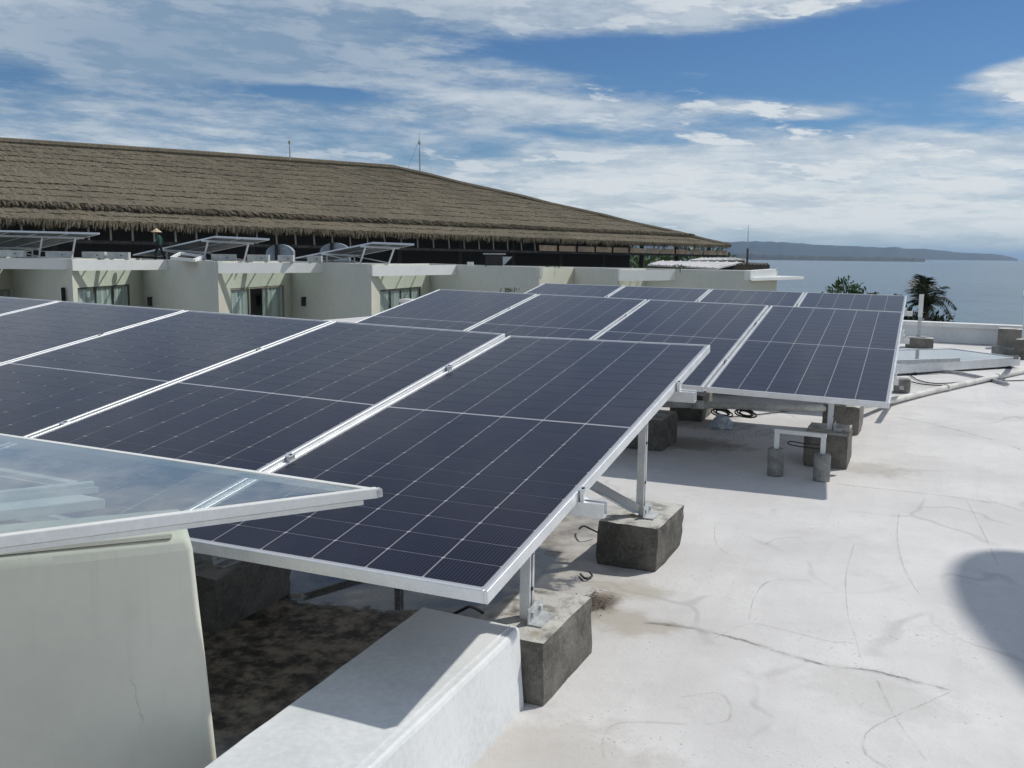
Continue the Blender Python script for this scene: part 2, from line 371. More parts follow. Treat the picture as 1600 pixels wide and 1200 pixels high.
    pd = t.m('ADD', t.m('ADD', t.m('MULTIPLY', pu, pu), t.m('MULTIPLY', pv, pv)), t.m('MULTIPLY_ADD', n2, 1.2, -.6))
    wet = t.ss(pd, 1.05, .85)
    c = t.mix(t.m('MULTIPLY', wet, .82), c, (.035, .033, .030))
    t.put(b.inputs['Base Color'], c)
    rgh = t.m('MULTIPLY_ADD', n2, .2, .62)
    t.put(b.inputs['Roughness'], t.m('MULTIPLY_ADD', wet, t.m('SUBTRACT', .03, rgh), rgh))
    hgt = t.m('ADD', t.m('MULTIPLY', n2, .8), t.m('ADD', t.m('MULTIPLY', n3, .3), t.m('MULTIPLY', n4, .18)))
    bp = t.new('ShaderNodeBump'); bp.inputs['Distance'].default_value = .010; t.l.new(hgt, bp.inputs['Height'])
    t.put(bp.inputs['Strength'], t.m('MULTIPLY_ADD', wet, -.42, .42)); t.l.new(bp.outputs[0], b.inputs['Normal'])
MAT['floor'] = mat('white_roof_coating', spec=.35, build=floor_b)
def build_floor():
    m = MB(); NE, NN = 90, 80; e0, e1, n0, n1 = -13.0, 13.0, -7.0, PD+.1
    def und(p): return .007*mnoise.noise(Vector((p.x*.55, p.y*.55, 3)))+.004*mnoise.noise(Vector((p.x*1.7, p.y*1.7, 9)))-.004
    for j in range(NN+1):
        for i in range(NE+1):
            p = par(lerp(e0, e1, i/NE), lerp(n0, n1, j/NN)); p.z = und(p); m.v.append(p)
    for j in range(NN):
        for i in range(NE): a = j*(NE+1)+i; m.f.append((a, a+1, a+NE+2, a+NE+1))
    o = struct(m.build('roof_floor', MAT['floor'], smooth=True))
    b = MB(); b.hexa([par(e0, n0, -11.6), par(e1, n0, -11.6), par(e1, n1+.1, -11.6), par(e0, n1+.1, -11.6)], [par(e0, n0, -.06), par(e1, n0, -.06), par(e1, n1+.1, -.06), par(e0, n1+.1, -.06)])
    struct(b.build('building_below', MAT['farcream']))
    return o
FLOOR = build_floor()
# cracks and coat seams: thin ribbons that lie in the roof coating
def crack_mat(name, colr, amt, sc_):
    m = bpy.data.materials.new(name); m.use_nodes = True; t = NT(m.node_tree); t.n.clear()
    out = t.new('ShaderNodeOutputMaterial'); tr = t.new('ShaderNodeBsdfTransparent'); df = t.new('ShaderNodeBsdfDiffuse'); df.inputs[0].default_value = (*colr, 1)
    uv = t.new('ShaderNodeUVMap'); x, y, _ = t.xyz(uv.outputs[0]); p = pos(t)
    d = t.m('ABSOLUTE', t.m('ADD', t.m('MULTIPLY_ADD', y, 2.0, -1.0), t.m('MULTIPLY_ADD', t.noise(p, sc_, 5, .7), .9, -.45)))
    core = t.m('MULTIPLY', t.ss(d, .20, .04), t.ss(t.noise(p, 5.5, 4, .6), .33, .58))
    halo = t.m('MULTIPLY', t.ss(d, .75, .1), t.m('MULTIPLY', t.ss(t.noise(p, 3.2, 6, .7), .44, .66), .55))
    ends = t.m('MULTIPLY', t.ss(x, 0, .06), t.ss(x, 1.0, .94))
    k = t.m('MULTIPLY', t.m('MULTIPLY', t.m('MAXIMUM', core, halo), ends), amt)
    mx = t.new('ShaderNodeMixShader'); t.put(mx.inputs[0], k); t.l.new(tr.outputs[0], mx.inputs[1]); t.l.new(df.outputs[0], mx.inputs[2]); t.l.new(mx.outputs[0], out.inputs[0]); return m
MAT['crack'] = crack_mat('crack_line', (.24, .23, .22), .62, 26)
MAT['crackf'] = crack_mat('faint_seam', (.38, .37, .36), .34, 34)
def ribbon(px, wd, m, name='crack'):
    pts = smooth_path([atz(x, y, 0) for x, y in px], 10); mb = MB(); n = len(pts)
    wd *= 4.2 if wd > .015 else 3.0
    for k, p in enumerate(pts):
        d = (pts[min(k+1, n-1)]-pts[max(k-1, 0)]).normalized(); sd = Vector((-d.y, d.x, 0))
        q = Vector((p.x, p.y, 0))
        q.z = .007*mnoise.noise(Vector((q.x*.55, q.y*.55, 3)))+.004*mnoise.noise(Vector((q.x*1.7, q.y*1.7, 9)))-.004+.0028
        mb.v += [q-sd*wd/2, q+sd*wd/2]
    for k in range(n-1): mb.f.append((2*k, 2*k+2, 2*k+3, 2*k+1))
    o = mb.build(name, m, FLOOR); me = o.data; ul = me.uv_layers.new(name='UVMap')
    for lp in me.loops: vi = lp.vertex_index; ul.data[lp.index].uv = (vi//2/(n-1), vi % 2)
ribbon([(1000, 972), (1060, 978), (1130, 992), (1180, 1006), (1230, 1022), (1290, 1038), (1360, 1046), (1430, 1063), (1490, 1077)], .020, MAT['crack'])
for px, wd in (([(1490, 1077), (1440, 1100), (1390, 1122), (1355, 1145), (1352, 1175), (1390, 1200)], .010),
               ([(1405, 800), (1402, 840), (1410, 880), (1425, 910), (1438, 930)], .009),
               ([(1510, 782), (1535, 830), (1562, 888)], .008),
               ([(1170, 970), (1178, 935), (1195, 912), (1220, 906), (1270, 908)], .008),
               ([(1118, 815), (1118, 845), (1135, 865), (1160, 870)], .007),
               ([(1190, 860), (1205, 845), (1230, 840), (1255, 840)], .007),
               ([(1345, 1030), (1335, 990), (1325, 960), (1322, 900), (1335, 850)], .006),
               ([(1370, 1060), (1400, 1120), (1450, 1190)], .007),
               ([(1110, 1000), (1170, 975), (1230, 985), (1290, 1000), (1345, 1006)], .007),
               ([(1060, 1090), (1120, 1083), (1140, 1100), (1138, 1125), (1100, 1133)], .008),
               ([(945, 1190), (942, 1160), (955, 1135), (990, 1128), (1080, 1132)], .007),
               ([(1300, 755), (1390, 765), (1470, 775), (1560, 788)], .022),
               ([(1395, 650), (1480, 668), (1560, 690), (1600, 704)], .022),
               ([(1540, 780), (1600, 800)], .014)):
    ribbon(px, wd, MAT['crackf'])

# parapet at the seaward edge
pw = thing('parapet_wall', 'low white parapet wall with a bright flat coping along the seaward roof edge', 'wall', par(-2, PD))
MB().box(par(-1, PD+.10, .135), (24, .20, .27), (PE, PN, ZH)).build('wall', MAT['whitewall'], pw)
MB().box(par(-1, PD+.09, .306), (24, .30, .072), (PE, PN, ZH)).build('coping', MAT['white'], pw)
pl = atz(1600, 560, 0)
pp = thing('corner_pillar', 'square white masonry pillar rising at the right end of the parapet', 'pillar', atz(1609, 556, 0))
MB().box(world_of(pp)+Vector((0, 0, .46)), (.26, .26, .92), (PE, PN, ZH)).build('shaft', MAT['whitewall'], pp)
MB().box(world_of(pp)+Vector((0, 0, .94)), (.32, .32, .05), (PE, PN, ZH)).build('cap', MAT['white'], pp)

# ------------------------------------------------------------------ solar panels
def cell_mesh(cw, ch, cham=.0085):
    a, b = cw/2, ch/2; me = bpy.data.meshes.new('cell')
    v = [(-a+cham, -b), (a-cham, -b), (a, -b+cham), (a, b-cham), (a-cham, b), (-a+cham, b), (-a, b-cham), (-a, -b+cham)]
    me.from_pydata([(x, y, 0) for x, y in v], [], [tuple(range(8))]); me.materials.append(MAT['cell']); return me
CELL = cell_mesh(CU-.0036, CV-.0033, .0042)
def cell_spots():
    x0 = -W_/2+.0220; y0 = -L_/2+.0230
    for r in range(22):
        y = y0+CV*(r+.5)+(.012 if r >= 11 else 0)
        for c in range(6): yield (x0+CU*(c+.5), y)
def local(mb, name, m, parent, bev=0):           # mesh given in the thing's own axes
    me = bpy.data.meshes.new(name); me.from_pydata([tuple(p) for p in mb.v], [], mb.f)
    bm = bmesh.new(); bm.from_mesh(me); bmesh.ops.recalc_face_normals(bm, faces=bm.faces)
    if bev: bmesh.ops.bevel(bm, geom=list(bm.edges), offset=bev, segments=1, affect='EDGES')
    bm.to_mesh(me); bm.free(); me.materials.append(m)
    o = bpy.data.objects.new(name, me); col.objects.link(o); o.parent = parent; return o
TH = .038
def panel_meshes():
    fr = MB(); fwid = .011
    for sx in (-1, 1): fr.box((sx*(W_/2-fwid/2), 0, -TH/2), (fwid, L_-.0004, TH))
    for sy in (-1, 1): fr.box((0, sy*(L_/2-fwid/2), -TH/2-.0002), (W_-2*fwid-.0004, fwid, TH))
    for sx in (-1, 1): fr.box((sx*(W_/2-.0265), 0, -TH+.001), (.030, L_-2*fwid-.001, .002))
    sh = MB().box((0, 0, -.0065), (W_-2*fwid-.0006, L_-2*fwid-.0006, .006))
    jb = MB(); jb.box((0, .0, -.020), (.10, .06, .018))
    return fr, sh, jb
def make_panel(key, u_right, label, group, singles=True, clamps=(True, True)):
    c = pt(key, u_right-W_/2, L_/2); a, b, n = ROWS[key][1]
    t = thing('solar_module', label, 'solar panel', c, group)
    up = -b
    t.matrix_world = Matrix(((a.x, up.x, n.x, c.x), (a.y, up.y, n.y, c.y), (a.z, up.z, n.z, c.z), (0, 0, 0, 1)))
    if not PANEL:
        fr, sh, jb = panel_meshes()
        PANEL['frame'] = local(fr, 'frame', MAT['alu'], t, .0012); PANEL['backsheet'] = local(sh, 'backsheet', MAT['sheet'], t); PANEL['junction_box'] = local(jb, 'junction_box', MAT['black'], t)
    else:
        for k in PANEL: o = PANEL[k].copy(); col.objects.link(o); o.parent = t
    if singles:
        for x, y in cell_spots():
            o = bpy.data.objects.new('cell', CELL); col.objects.link(o); o.parent = t; o.location = (x, y, -.0026)
    else:
        vs_, fs = [], []
        for x, y in cell_spots():
            i = len(vs_); vs_ += [(q.co.x+x, q.co.y+y, 0) for q in CELL.vertices]; fs.append(tuple(range(i, i+8)))
        me = bpy.data.meshes.new('cells'); me.from_pydata(vs_, [], fs); me.materials.append(MAT['cell'])
        o = bpy.data.objects.new('cell_sheet', me); col.objects.link(o); o.parent = t; o.location = (0, 0, -.0026); stuff(o)
    for yy in (L_*.5-.26*L_, L_*.5-.735*L_):      # clamps that hold the right-hand edge on the rails
        cl = MB(); cl.box((W_/2+G_/2-.001, yy, .0008), (.026, .034, .003)); cl.box((W_/2+G_/2, yy, -.020), (.012, .036, .040))
        co = local(cl, 'clamp', MAT['alu'], t); bl = MB().box((W_/2+G_/2, yy, .0030), (.009, .010, .003)); local(bl, 'bolt', MAT['dark'], co)
PANEL = {}
b_ = lambda k: -(k*(W_+G_))
LA = ['nearest solar panel, at the right end of the front row, above the low white wall',
      'second solar panel from the right in the front row, left of the nearest panel',
      'third solar panel from the right in the front row, behind the glass canopy',
      'fourth solar panel from the right in the front row, cut by the left picture edge',
      'leftmost solar panel of the front row, only its upper corner in view']
for k in range(5): make_panel('A' if k == 0 else 'B', b_(k), LA[k], 'solar panels of the front row')
LQ = ['rightmost solar panel of the middle row, above the two small concrete cylinders', 'second solar panel from the right in the middle row',
      'third solar panel from the right in the middle row', 'leftmost solar panel of the middle row, in front of the cream building']
for k in range(4): make_panel('Q', b_(k), LQ[k], 'solar panels of the middle row')
LR = ['rightmost solar panel of the far row, beside the palm tree', 'second solar panel from the right in the far row',
      'third solar panel from the right in the far row', 'leftmost solar panel of the far row']
for k in range(4): make_panel('R', b_(k), LR[k], 'solar panels of the far row', singles=False)

# ------------------------------------------------------------------ mounting frames and their concrete blocks
def rough_block(name, c, size, ax, m, label, cat, group=None, seed=0, jit=.0028, bev=.010):
    bm = bmesh.new(); bmesh.ops.create_cube(bm, size=1)
    bmesh.ops.subdivide_edges(bm, edges=bm.edges, cuts=5, use_grid_fill=True)
    rs = random.Random(seed); X, Y, Z = ax; tw = [rs.uniform(-.005, .005) for _ in range(8)]
    for v in bm.verts:
        q = v.co.copy()
        # round the arrises a little and chip them
        e = sum(abs(abs(q[i])-.5) < 1e-4 for i in range(3))
        p = X*(q.x*size[0])+Y*(q.y*size[1])+Z*(q.z*size[2])
        p += X*(tw[0]*q.z*2+tw[1]*q.y*2)+Y*(tw[2]*q.z*2+tw[3]*q.x*2)+Z*((tw[4]*q.x+tw[5]*q.y)*(q.z+.5))
        k = (0, 0, 1, 1.6)[e]*bev*(.6+.9*rs.random())
        inw = Vector((0, 0, 0))
        if e >= 2:
            inw = -(X*(math.copysign(1, q.x) if abs(abs(q.x)-.5) < 1e-4 else 0)+Y*(math.copysign(1, q.y) if abs(abs(q.y)-.5) < 1e-4 else 0)+Z*(1 if q.z > .49 else 0))*k*.6
        nz = Vector(c)+p
        p += inw+Vector((mnoise.noise(nz*16+Vector((seed, 0, 0))), mnoise.noise(nz*16+Vector((0, seed, 5))), mnoise.noise(nz*16+Vector((7, 0, seed)))))*jit
        if q.z < -.49: p.z = -size[2]/2-.004
        v.co = p+Z*(size[2]/2)
    bmesh.ops.recalc_face_normals(bm, faces=bm.faces)
    me = bpy.data.meshes.new(name); bm.to_mesh(me); bm.free(); me.materials.append(m)
    o = bpy.data.objects.new(name, me); col.objects.link(o); o.location = c
    return tag(o, label, cat, group)
def mount(key, us, htop, vfront, vrear, width, label, blk):
    """posts on concrete blocks, two rails under the panels, one diagonal between neighbouring rear posts"""
    key2 = 'B' if key == 'A' else key
    def kk(u): return 'A' if (key == 'A' and u > -1.15) else key2
    t = thing('mounting_frame', label, 'frame', fl(key, -width/2, 1.3))
    rh = .048
    for vv in (.26*L_, .735*L_):
        r = MB()
        segs = [(.085, -1.10), (-1.10, -width-.06)] if key == 'A' else [(.085 if key == 'R' else .03, -width-.06)]
        for ua, ub in segs:
            ka = kk((ua+ub)/2); n = ROWS[ka][1][2]
            a_, b2 = pt(ka, ua, vv, -TH-rh/2-.001), pt(ka, ub, vv, -TH-rh/2-.001)
            d = (b2-a_).normalized(); sd = d.cross(n).normalized()
            for off, ww, hh, dz in ((-.019, .003, rh, 0), (.019, .003, rh, 0), (0, .035, .003, -rh/2+.0015), (-.012, .010, .003, rh/2-.0015), (.012, .010, .003, rh/2-.0015)):
                r.bar(a_+sd*off+n*dz, b2+sd*off+n*dz, ww, hh, n)
        r.build('rail', MAT['alu'], t)
    tops = []
    for u in us:
        for vb, nm in ((vfront, 'front'), (vrear, 'rear')):
            f0 = fl(key, u, vb, htop); ka = kk(u); vv = vb/math.cos(R(9))
            ptop = pt(ka, u, vv, -TH-rh*.4); top = Vector((f0.x, f0.y, ptop.z))
            p = MB(); ax = (UH, VH, ZH); h = top.z-htop; c = (f0+top)/2
            p.box(c-UH*.018, (.003, .040, h), ax); p.box(c+VH*.0185, (.033, .003, h), ax); p.box(c-VH*.0185, (.033, .003, h), ax)
            p.box(c+UH*.014+VH*.0125, (.003, .009, h), ax); p.box(c+UH*.014-VH*.0125, (.003, .009, h), ax)
            po = p.build('post', MAT['alu'], t)
            bo = MB()
            for fz in (.25, .55):
                q = lerp(f0, top, fz); bo.box(q+UH*.0175, (.004, .012, .012), ax)
            bo.build('bolt', MAT['dark'], po)
            fb = MB(); fb.box(f0+UH*.030+Vector((0, 0, .028)), (.005, .13, .055), ax); fb.box(f0+UH*.055+Vector((0, 0, .0035)), (.05, .13, .005), ax)
            fo = fb.build('foot_bracket', MAT['galv'], t)
            nb = MB()
            for s in (-1, 1): nb.box(f0+UH*.035+VH*(s*.035)+Vector((0, 0, .03)), (.012, .018, .018), ax)
            nb.build('bolt', MAT['galv'], fo)
            if nm == 'rear': tops.append((f0, top))
    for i in range(len(tops)-1):
        MB().bar(tops[i][0]+Vector((0, 0, .035))+VH*.03, tops[i+1][1]-Vector((0, 0, .06))+VH*.03, .004, .045).bar(tops[i][0]+Vector((0, 0, .012))+VH*.045, tops[i+1][1]-Vector((0, 0, .083))+VH*.045, .03, .004).build('brace', MAT['alu'], t)
    for i, u in enumerate(us):
        for j, vb in enumerate((vfront, vrear)):
            lab, ht = blk(i, j)
            if lab is None: continue
            vc = vb-.06
            rough_block('concrete_block', fl(key, u-.01, vc), (.30, .47, htop), (UH, -VH, ZH), MAT['conc'], lab, 'block', 'concrete ballast blocks under the panel frames', seed=hash((key, i, j)) % 97 if False else (ord(key)*7+i*3+j) % 97)
ordn = ['first', 'second', 'third', 'fourth', 'fifth']
def blkA(i, j):
    if i == 0: return (('nearest grey concrete block, against the end of the low white wall' if j == 0 else 'large concrete block with a diagonal brace foot under the right edge of the nearest panel'), 0)
    if i == 1: return (('dark concrete block in the shade right beside the cream wall' if j == 0 else 'concrete block in the shade beyond the puddle under the front row'), 0)
    return ('concrete block in the shade under the front row, %s from its right end, %s side' % (ordn[i], 'lower' if j == 0 else 'upper'), 0)
mount('A', [-.185, -1.53, -2.87, -4.21], .213, 1.937, .545, 5.75, 'aluminium rails, posts and braces carrying the front row of solar panels', blkA)
def blkQ(i, j):
    if i == 0: return (('concrete block under the middle row right behind the two small concrete cylinders' if j == 0 else 'concrete block behind the post above the concrete cylinders, upper side of the middle row'), 0)
    if i == 1: return (('concrete block left of the crumpled bag, beside the edge of the nearest panel' if j == 0 else 'dark concrete block crossed by the white pipe, under the middle row'), 0)
    return ('concrete block under the middle row, %s from its right end, %s side' % (ordn[i], 'lower' if j == 0 else 'upper'), 0)
mount('Q', [-.40, -1.70, -3.05, -4.35], .238, 1.945, .60, 4.60, 'aluminium rails, posts and braces carrying the middle row of solar panels', blkQ)
def blkR(i, j):
    return ('concrete block under the far row, %s from its right end, %s side' % (ordn[i], 'lower' if j == 0 else 'upper'), 0)
mount('R', [-.33, -1.70, -3.05, -4.35], .22, 1.945, .60, 4.60, 'aluminium rails, posts and braces carrying the far row of solar panels', blkR)

# ------------------------------------------------------------------ low white wall in the foreground
ax = (UH, VH, ZH)
def low_wall():
    t = thing('low_wall', 'low white painted wall stub lying in front of the nearest panel corner', 'wall', (-.3, 2.2, 0))
    a, b2, c, d = atz(811, 981, .262), atz(655, 948, .262), None, None
    dirv = (atz(332, 1182, .262)-b2).normalized(); dirr = (atz(580, 1200, .262)-a).normalized()
    near = 1.9
    P = [a, b2, b2+dirv*near, a+dirr*near]
    # body with slightly battered sides, a rounded lip and a plaster seam
    N = 40; m = MB(); ring = []
    for k in range(N+1):
        s = k/N; pr, pl_ = lerp(P[0], P[3], s), lerp(P[1], P[2], s); wv = (pl_-pr); wd = wv.length; wn = wv/wd
        prof = [(-.022, 0), (-.010, .12), (-.002, .246), (.002, .257), (.008, .2625), (wd*.5, .263), (wd-.016, .262), (wd-.003, .252), (wd, .20), (wd+.01, 0)]
        row = []
        for (o_, z) in prof:
            q = pr+wn*o_; q.z = z+.0018*mnoise.noise(Vector((q.x*7, q.y*7, z*9))) if z > .01 else -.01
            q += wn*(.0022*mnoise.noise(Vector((s*22, z*11, 4)))); row.append(q)
        ring.append(row)
    n = len(ring[0]); m.v = [q for r_ in ring for q in r_]
    for k in range(N):
        for j in range(n-1): m.f.append((k*n+j, k*n+j+1, (k+1)*n+j+1, (k+1)*n+j))
    m.f.append(tuple(range(n))); m.f.append(tuple(N*n+j for j in range(n)))
    o = m.build('body', MAT['whitewall'], t)
    sm = MB(); pts = [lerp(P[0], P[3], k/30)+(P[1]-P[0]).normalized()*(.030+.004*mnoise.noise(Vector((k*.7, 1, 1)))) for k in range(31)]
    for q in pts: q.z = .264
    sm.tube(pts, .0028, 5); sm.build('plaster_seam', MAT['whitewall'], t)
low_wall()

# ------------------------------------------------------------------ cream upstand with the pointed glass canopy
GZ = CH-.625
K = atz(583, 770, GZ); F0 = atz(0, 845, GZ); B0 = atz(0, 683, GZ)
def cream_box():
    zt = CH-.69
    t = thing('cream_wall', 'cracked cream rendered wall with rounded corner below the glass canopy', 'wall', (-1.2, 2.2, 0))
    C = atz(298, 841, zt); e1 = (atz(0, 871, zt)-C); e1.z = 0; e1.normalize(); e2 = Vector((-e1.y, e1.x, 0))
    if e2.y < 0: e2 = -e2
    e2 = (e2+Vector((-.02, 0, 0))).normalized()
    # rounded outline: front face, corner, short return, back
    Lr, D, r = 2.4, .30, .014
    outl = [C+e1*Lr, C+e1*1.2, C+e1*.6, C+e1*.3]
    for k in range(7):
        a = k/6*math.pi/2; outl.append(C+e1*(r-r*math.sin(a))+e2*(r-r*math.cos(a)))
    for k in range(7):
        a = k/6*math.pi/2; outl.append(C+e1*(r-r*math.cos(a))+e2*(D-r+r*math.sin(a)))
    outl += [C+e1*.6+e2*D, C+e1*Lr+e2*D]
    m = MB(); zs = [-.01, .15, .3, .45, .6, zt-.03, zt-.012, zt-.003, zt]; ins = [0, 0, 0, 0, 0, 0, .004, .011, .024]
    cen = C+e1*1.2+e2*(D/2); n = len(outl)
    for z, i_ in zip(zs, ins):
        for q in outl:
            f = (q-cen); o1 = f.dot(e1); o2 = f.dot(e2); p = q.copy()
            p -= e1*math.copysign(min(abs(o1), i_), o1)*(1 if abs(o1) > .9 else 0)+e2*math.copysign(min(abs(o2), i_), o2)*(1 if abs(o2) > .06 else 0)
            p.z = z; p -= e1*(.075*(zt-z)); p += (e2*-1)*(.004*mnoise.noise(Vector((p.x*5, p.y*5, z*5))))+e1*(-.006*mnoise.noise(Vector((z*7, 3, p.x)))); m.v.append(p)
    for k in range(len(zs)-1):
        for j in range(n): j2 = (j+1) % n; m.f.append((k*n+j, k*n+j2, (k+1)*n+j2, (k+1)*n+j))
    m.f.append(tuple((len(zs)-1)*n+j for j in range(n)))
    o = m.build('render_body', MAT['cream'], t, smooth=True)
    for p in o.data.polygons: p.use_smooth = abs(p.normal.z) > .2 or abs(p.normal.dot(e1)) > .15 and abs(p.normal.dot(e2)) > .15
    # pointed stepped kerb that stands on the wall under the glass
    dF, dB = (F0-K).normalized(), (B0-K).normalized()
    def wedge(c, z0, z1, L1, L2):
        m = MB(); q = [c, c+dF*L1, c+dB*L2]; m.hexa([Vector((p.x, p.y, z0)) for p in q], [Vector((p.x, p.y, z1)) for p in q]); return m
    wedge(atz(164, 779, CH-.664), zt-.002, CH-.664, 1.6, 1.8).build('kerb_step', MAT['white'], t, bev=.003)
    kc = atz(154, 756, CH-.640)
    wedge(kc, CH-.6645, CH-.648, 1.55, 1.75).build('kerb_riser', MAT['white'], t)
    st = MB(); st.bar(kc+dF*.0+dB*.02-ZH*.002, kc+dF*1.5+dB*.02-ZH*.002, .026, .012); st.bar(kc+dB*.05+dF*.03-ZH*.0025, kc+dB*1.7+dF*.03-ZH*.0025, .026, .011); st.build('kerb_frame', MAT['white'], t)
    gp_ = MB(); g0 = kc+dF*.07+dB*.07; gp_.hexa([Vector((p.x, p.y, CH-.6475)) for p in (g0, g0+dF*1.3, g0+dB*1.5)], [Vector((p.x, p.y, CH-.6455)) for p in (g0, g0+dF*1.3, g0+dB*1.5)]); gp_.build('kerb_pane', MAT['pane'], t)
    # ledge the canopy frame lies on
    lg = MB(); c = C+e1*1.14+e2*.035; lg.box(c+Vector((0, 0, .0075)), (2.2, .05, .012), (e1, e2, ZH)); lg.build('ledge', MAT['cream'], t, bev=.003)
    return e1, e2
cream_box()
def canopy():
    t = thing('glass_canopy', 'pointed glass canopy in a white metal frame overhanging the cream wall', 'canopy', K)
    df = (F0-K).normalized(); db = (B0-K).normalized(); Lf, Lb = 2.6, 2.9
    n = ZH; h = .026
    MB().bar(K-ZH*.0+df*-.01, K+df*Lf, .022, h).build('front_bar', MAT['white'], t, bev=.002)
    MB().bar(K+db*.012+ZH*.001, K+db*Lb, .020, h-.006).build('back_bar', MAT['white'], t, bev=.002)
    MB().bar(K+df*-.006+ZH*-.001, K+df*-.022, .026, h-.004).build('end_cap', MAT['galv'], t, bev=.003)
    lip = MB().bar(K+df*.02-ZH*.024+db*.01, K+df*Lf-ZH*.024+db*.01, .010, .012); lip.build('drip_strip', MAT['white'], t)
    g = MB(); e = .03
    a_, b2, c = K+(df+db)*.03, K+df*Lf, K+db*Lb
    off = ZH*.004; g.hexa([a_+off, b2+off, c+off], [a_+off*2.5, b2+off*2.5, c+off*2.5]); g.build('glass_pane', MAT['glass'], t)
canopy()
# ------------------------------------------------------------------ small things on the terrace
def pipe_stand():
    a, b2 = atz(1211, 741, 0), atz(1283, 750, 0)
    t = thing('pipe_stand', 'white U-shaped pipe hoop standing in two small concrete cylinders', 'stand', (a+b2)/2)
    for p in (a, b2):
        m = MB(); N = 20; 
        m.tube([p+Vector((0, 0, z)) for z in (-.004, .01, .06, .12, .165, .178)], .054, N)
        for i, v in enumerate(m.v):
            f = mnoise.noise(Vector((v.x*25, v.y*25, v.z*18)))*.0035; d = Vector((v.x-p.x, v.y-p.y, 0)).normalized(); v += d*f
            if v.z > .17: v -= d*.006
        m.build('concrete_cylinder', MAT['conc_pale'], t, smooth=True)
    h = .285; A, B = a+Vector((0, 0, .15)), b2+Vector((0, 0, .15))
    MB().bar(A, a+Vector((0, 0, h)), .030, .030, UH).build('upright', MAT['white'], t); MB().bar(B, b2+Vector((0, 0, h)), .030, .030, UH).build('upright', MAT['white'], t)
    d = (b2-a).normalized(); MB().bar(a+Vector((0, 0, h+.012))-d*.016, b2+Vector((0, 0, h+.012))+d*.016, .031, .026).build('crossbar', MAT['white'], t)
    m = MB(); q = b2+Vector((0, 0, .235))-d*.02; m.tube(smooth_path([q, q-d*.10+VH*.02, q-d*.19, q-d*.20+Vector((0, 0, -.02)), q-d*.10+Vector((0, 0, -.028)), q+Vector((0, 0, -.028))], 5), .004, 6); m.build('wire_loop', MAT['black'], t, smooth=True)
pipe_stand()
def tube_thing(name, pts, r, m, label, cat, n=10, group=None, seg=6):
    pts = smooth_path(pts, seg); mb = MB(); mb.tube(pts, r, n)
    o = mb.build(name, m, smooth=True, origin=pts[len(pts)//2]); return tag(o, label, cat, group)
pipe = thing('pvc_pipe', 'long white plastic pipe running under the middle row and across the roof', 'pipe', atz(1400, 624, .0))
ppts = smooth_path([atz(990, 628, .215), atz(1040, 631, .215), atz(1150, 634, .215), atz(1285, 638, .20), atz(1345, 634, .13), atz(1400, 624, .05), atz(1480, 605, .04), atz(1560, 588, .04), atz(1660, 566, .04)], 8)
MB().tube(ppts, .030, 12).build('pipe_run', MAT['pvc'], pipe, smooth=True)
for px, z in (((1090, 632.5), .215), ((1480, 605), .04), ((1556, 589), .04)):
    c = atz(*px, z); k = min(range(len(ppts)), key=lambda i: (ppts[i]-c).length); k = min(max(k, 1), len(ppts)-2); d = (ppts[k+1]-ppts[k-1]).normalized()
    MB().tube([ppts[k]-d*.05, ppts[k]+d*.05], .036, 12).build('coupling', MAT['pvc'], pipe, smooth=True)
tube_thing('pvc_pipe', [atz(1468, 579, .022), atz(1500, 583, .022), atz(1540, 591, .022), atz(1575, 600, .022)], .020, MAT['galv'], 'short grey pipe lying beside the framed panel on the floor', 'pipe')
tube_thing('cable', [atz(1405, 590, .01), atz(1440, 600, .01), atz(1490, 602, .008), atz(1540, 596, .008), atz(1600, 594, .008), atz(1640, 590, .008)], .007, MAT['black'], 'thin dark cable running along the big white pipe to the right', 'cable', 6)
tube_thing('cable', [atz(1420, 584, .01), atz(1435, 594, .008), atz(1462, 599, .008), atz(1500, 597, .008), atz(1530, 592, .01)], .007, MAT['black'], 'thin cable sagging in a curve below the framed panel on the floor', 'cable', 6)
tube_thing('cable', [atz(1136, 652, .02), atz(1180, 648, .01), atz(1240, 641, .01), atz(1290, 637, .02)], .006, MAT['black'], 'thin cable trailing right from the crumpled bag under the middle row', 'cable', 6)
tube_thing('cable', [atz(703, 962, .05), atz(722, 953, .10), atz(735, 948, .11), atz(752, 956, .07), atz(770, 972, .03)], .006, MAT['black'], 'black cable loop poking up behind the low white wall', 'cable', 8)
tube_thing('cable', [atz(905, 826, .02), atz(912, 822, .05), atz(922, 826, .06), atz(934, 832, .03)], .005, MAT['black'], 'short black cable end behind the large block of the nearest panel', 'cable', 6)
tube_thing('cable', [atz(907, 897, .006), atz(915, 904, .008), atz(925, 900, .006), atz(921, 893, .02)], .005, MAT['black'], 'small hooked wire lying left of the large block', 'wire', 6)
def crumple(name, c, r, m, label, cat, seed, sq=.55):
    bm = bmesh.new(); bmesh.ops.create_icosphere(bm, subdivisions=3, radius=1)
    for v in bm.verts:
        n = v.co.normalized(); f = 1+.35*mnoise.noise(n*2.1+Vector((seed, 0, 0)))+.28*mnoise.noise(n*5.3+Vector((0, seed, 0)))
        v.co = Vector((n.x*f*r[0], n.y*f*r[1], max(n.z*f*r[2], -.02)+.02))
    me = bpy.data.meshes.new(name); bm.to_mesh(me); bm.free(); me.materials.append(m)
    o = bpy.data.objects.new(name, me); col.objects.link(o); o.location = c; return tag(o, label, cat)
MAT['bag'] = mat('thin_plastic', rough=.5, build=speckled((.45, .55, .68), (.72, .76, .80), 8, 40, .3, .01))
crumple('plastic_bag', atz(1127, 669, 0), (.09, .06, .09), MAT['bag'], 'crumpled pale blue plastic bag on the stained floor under the middle row', 'bag', 3)
dr = random.Random(5)
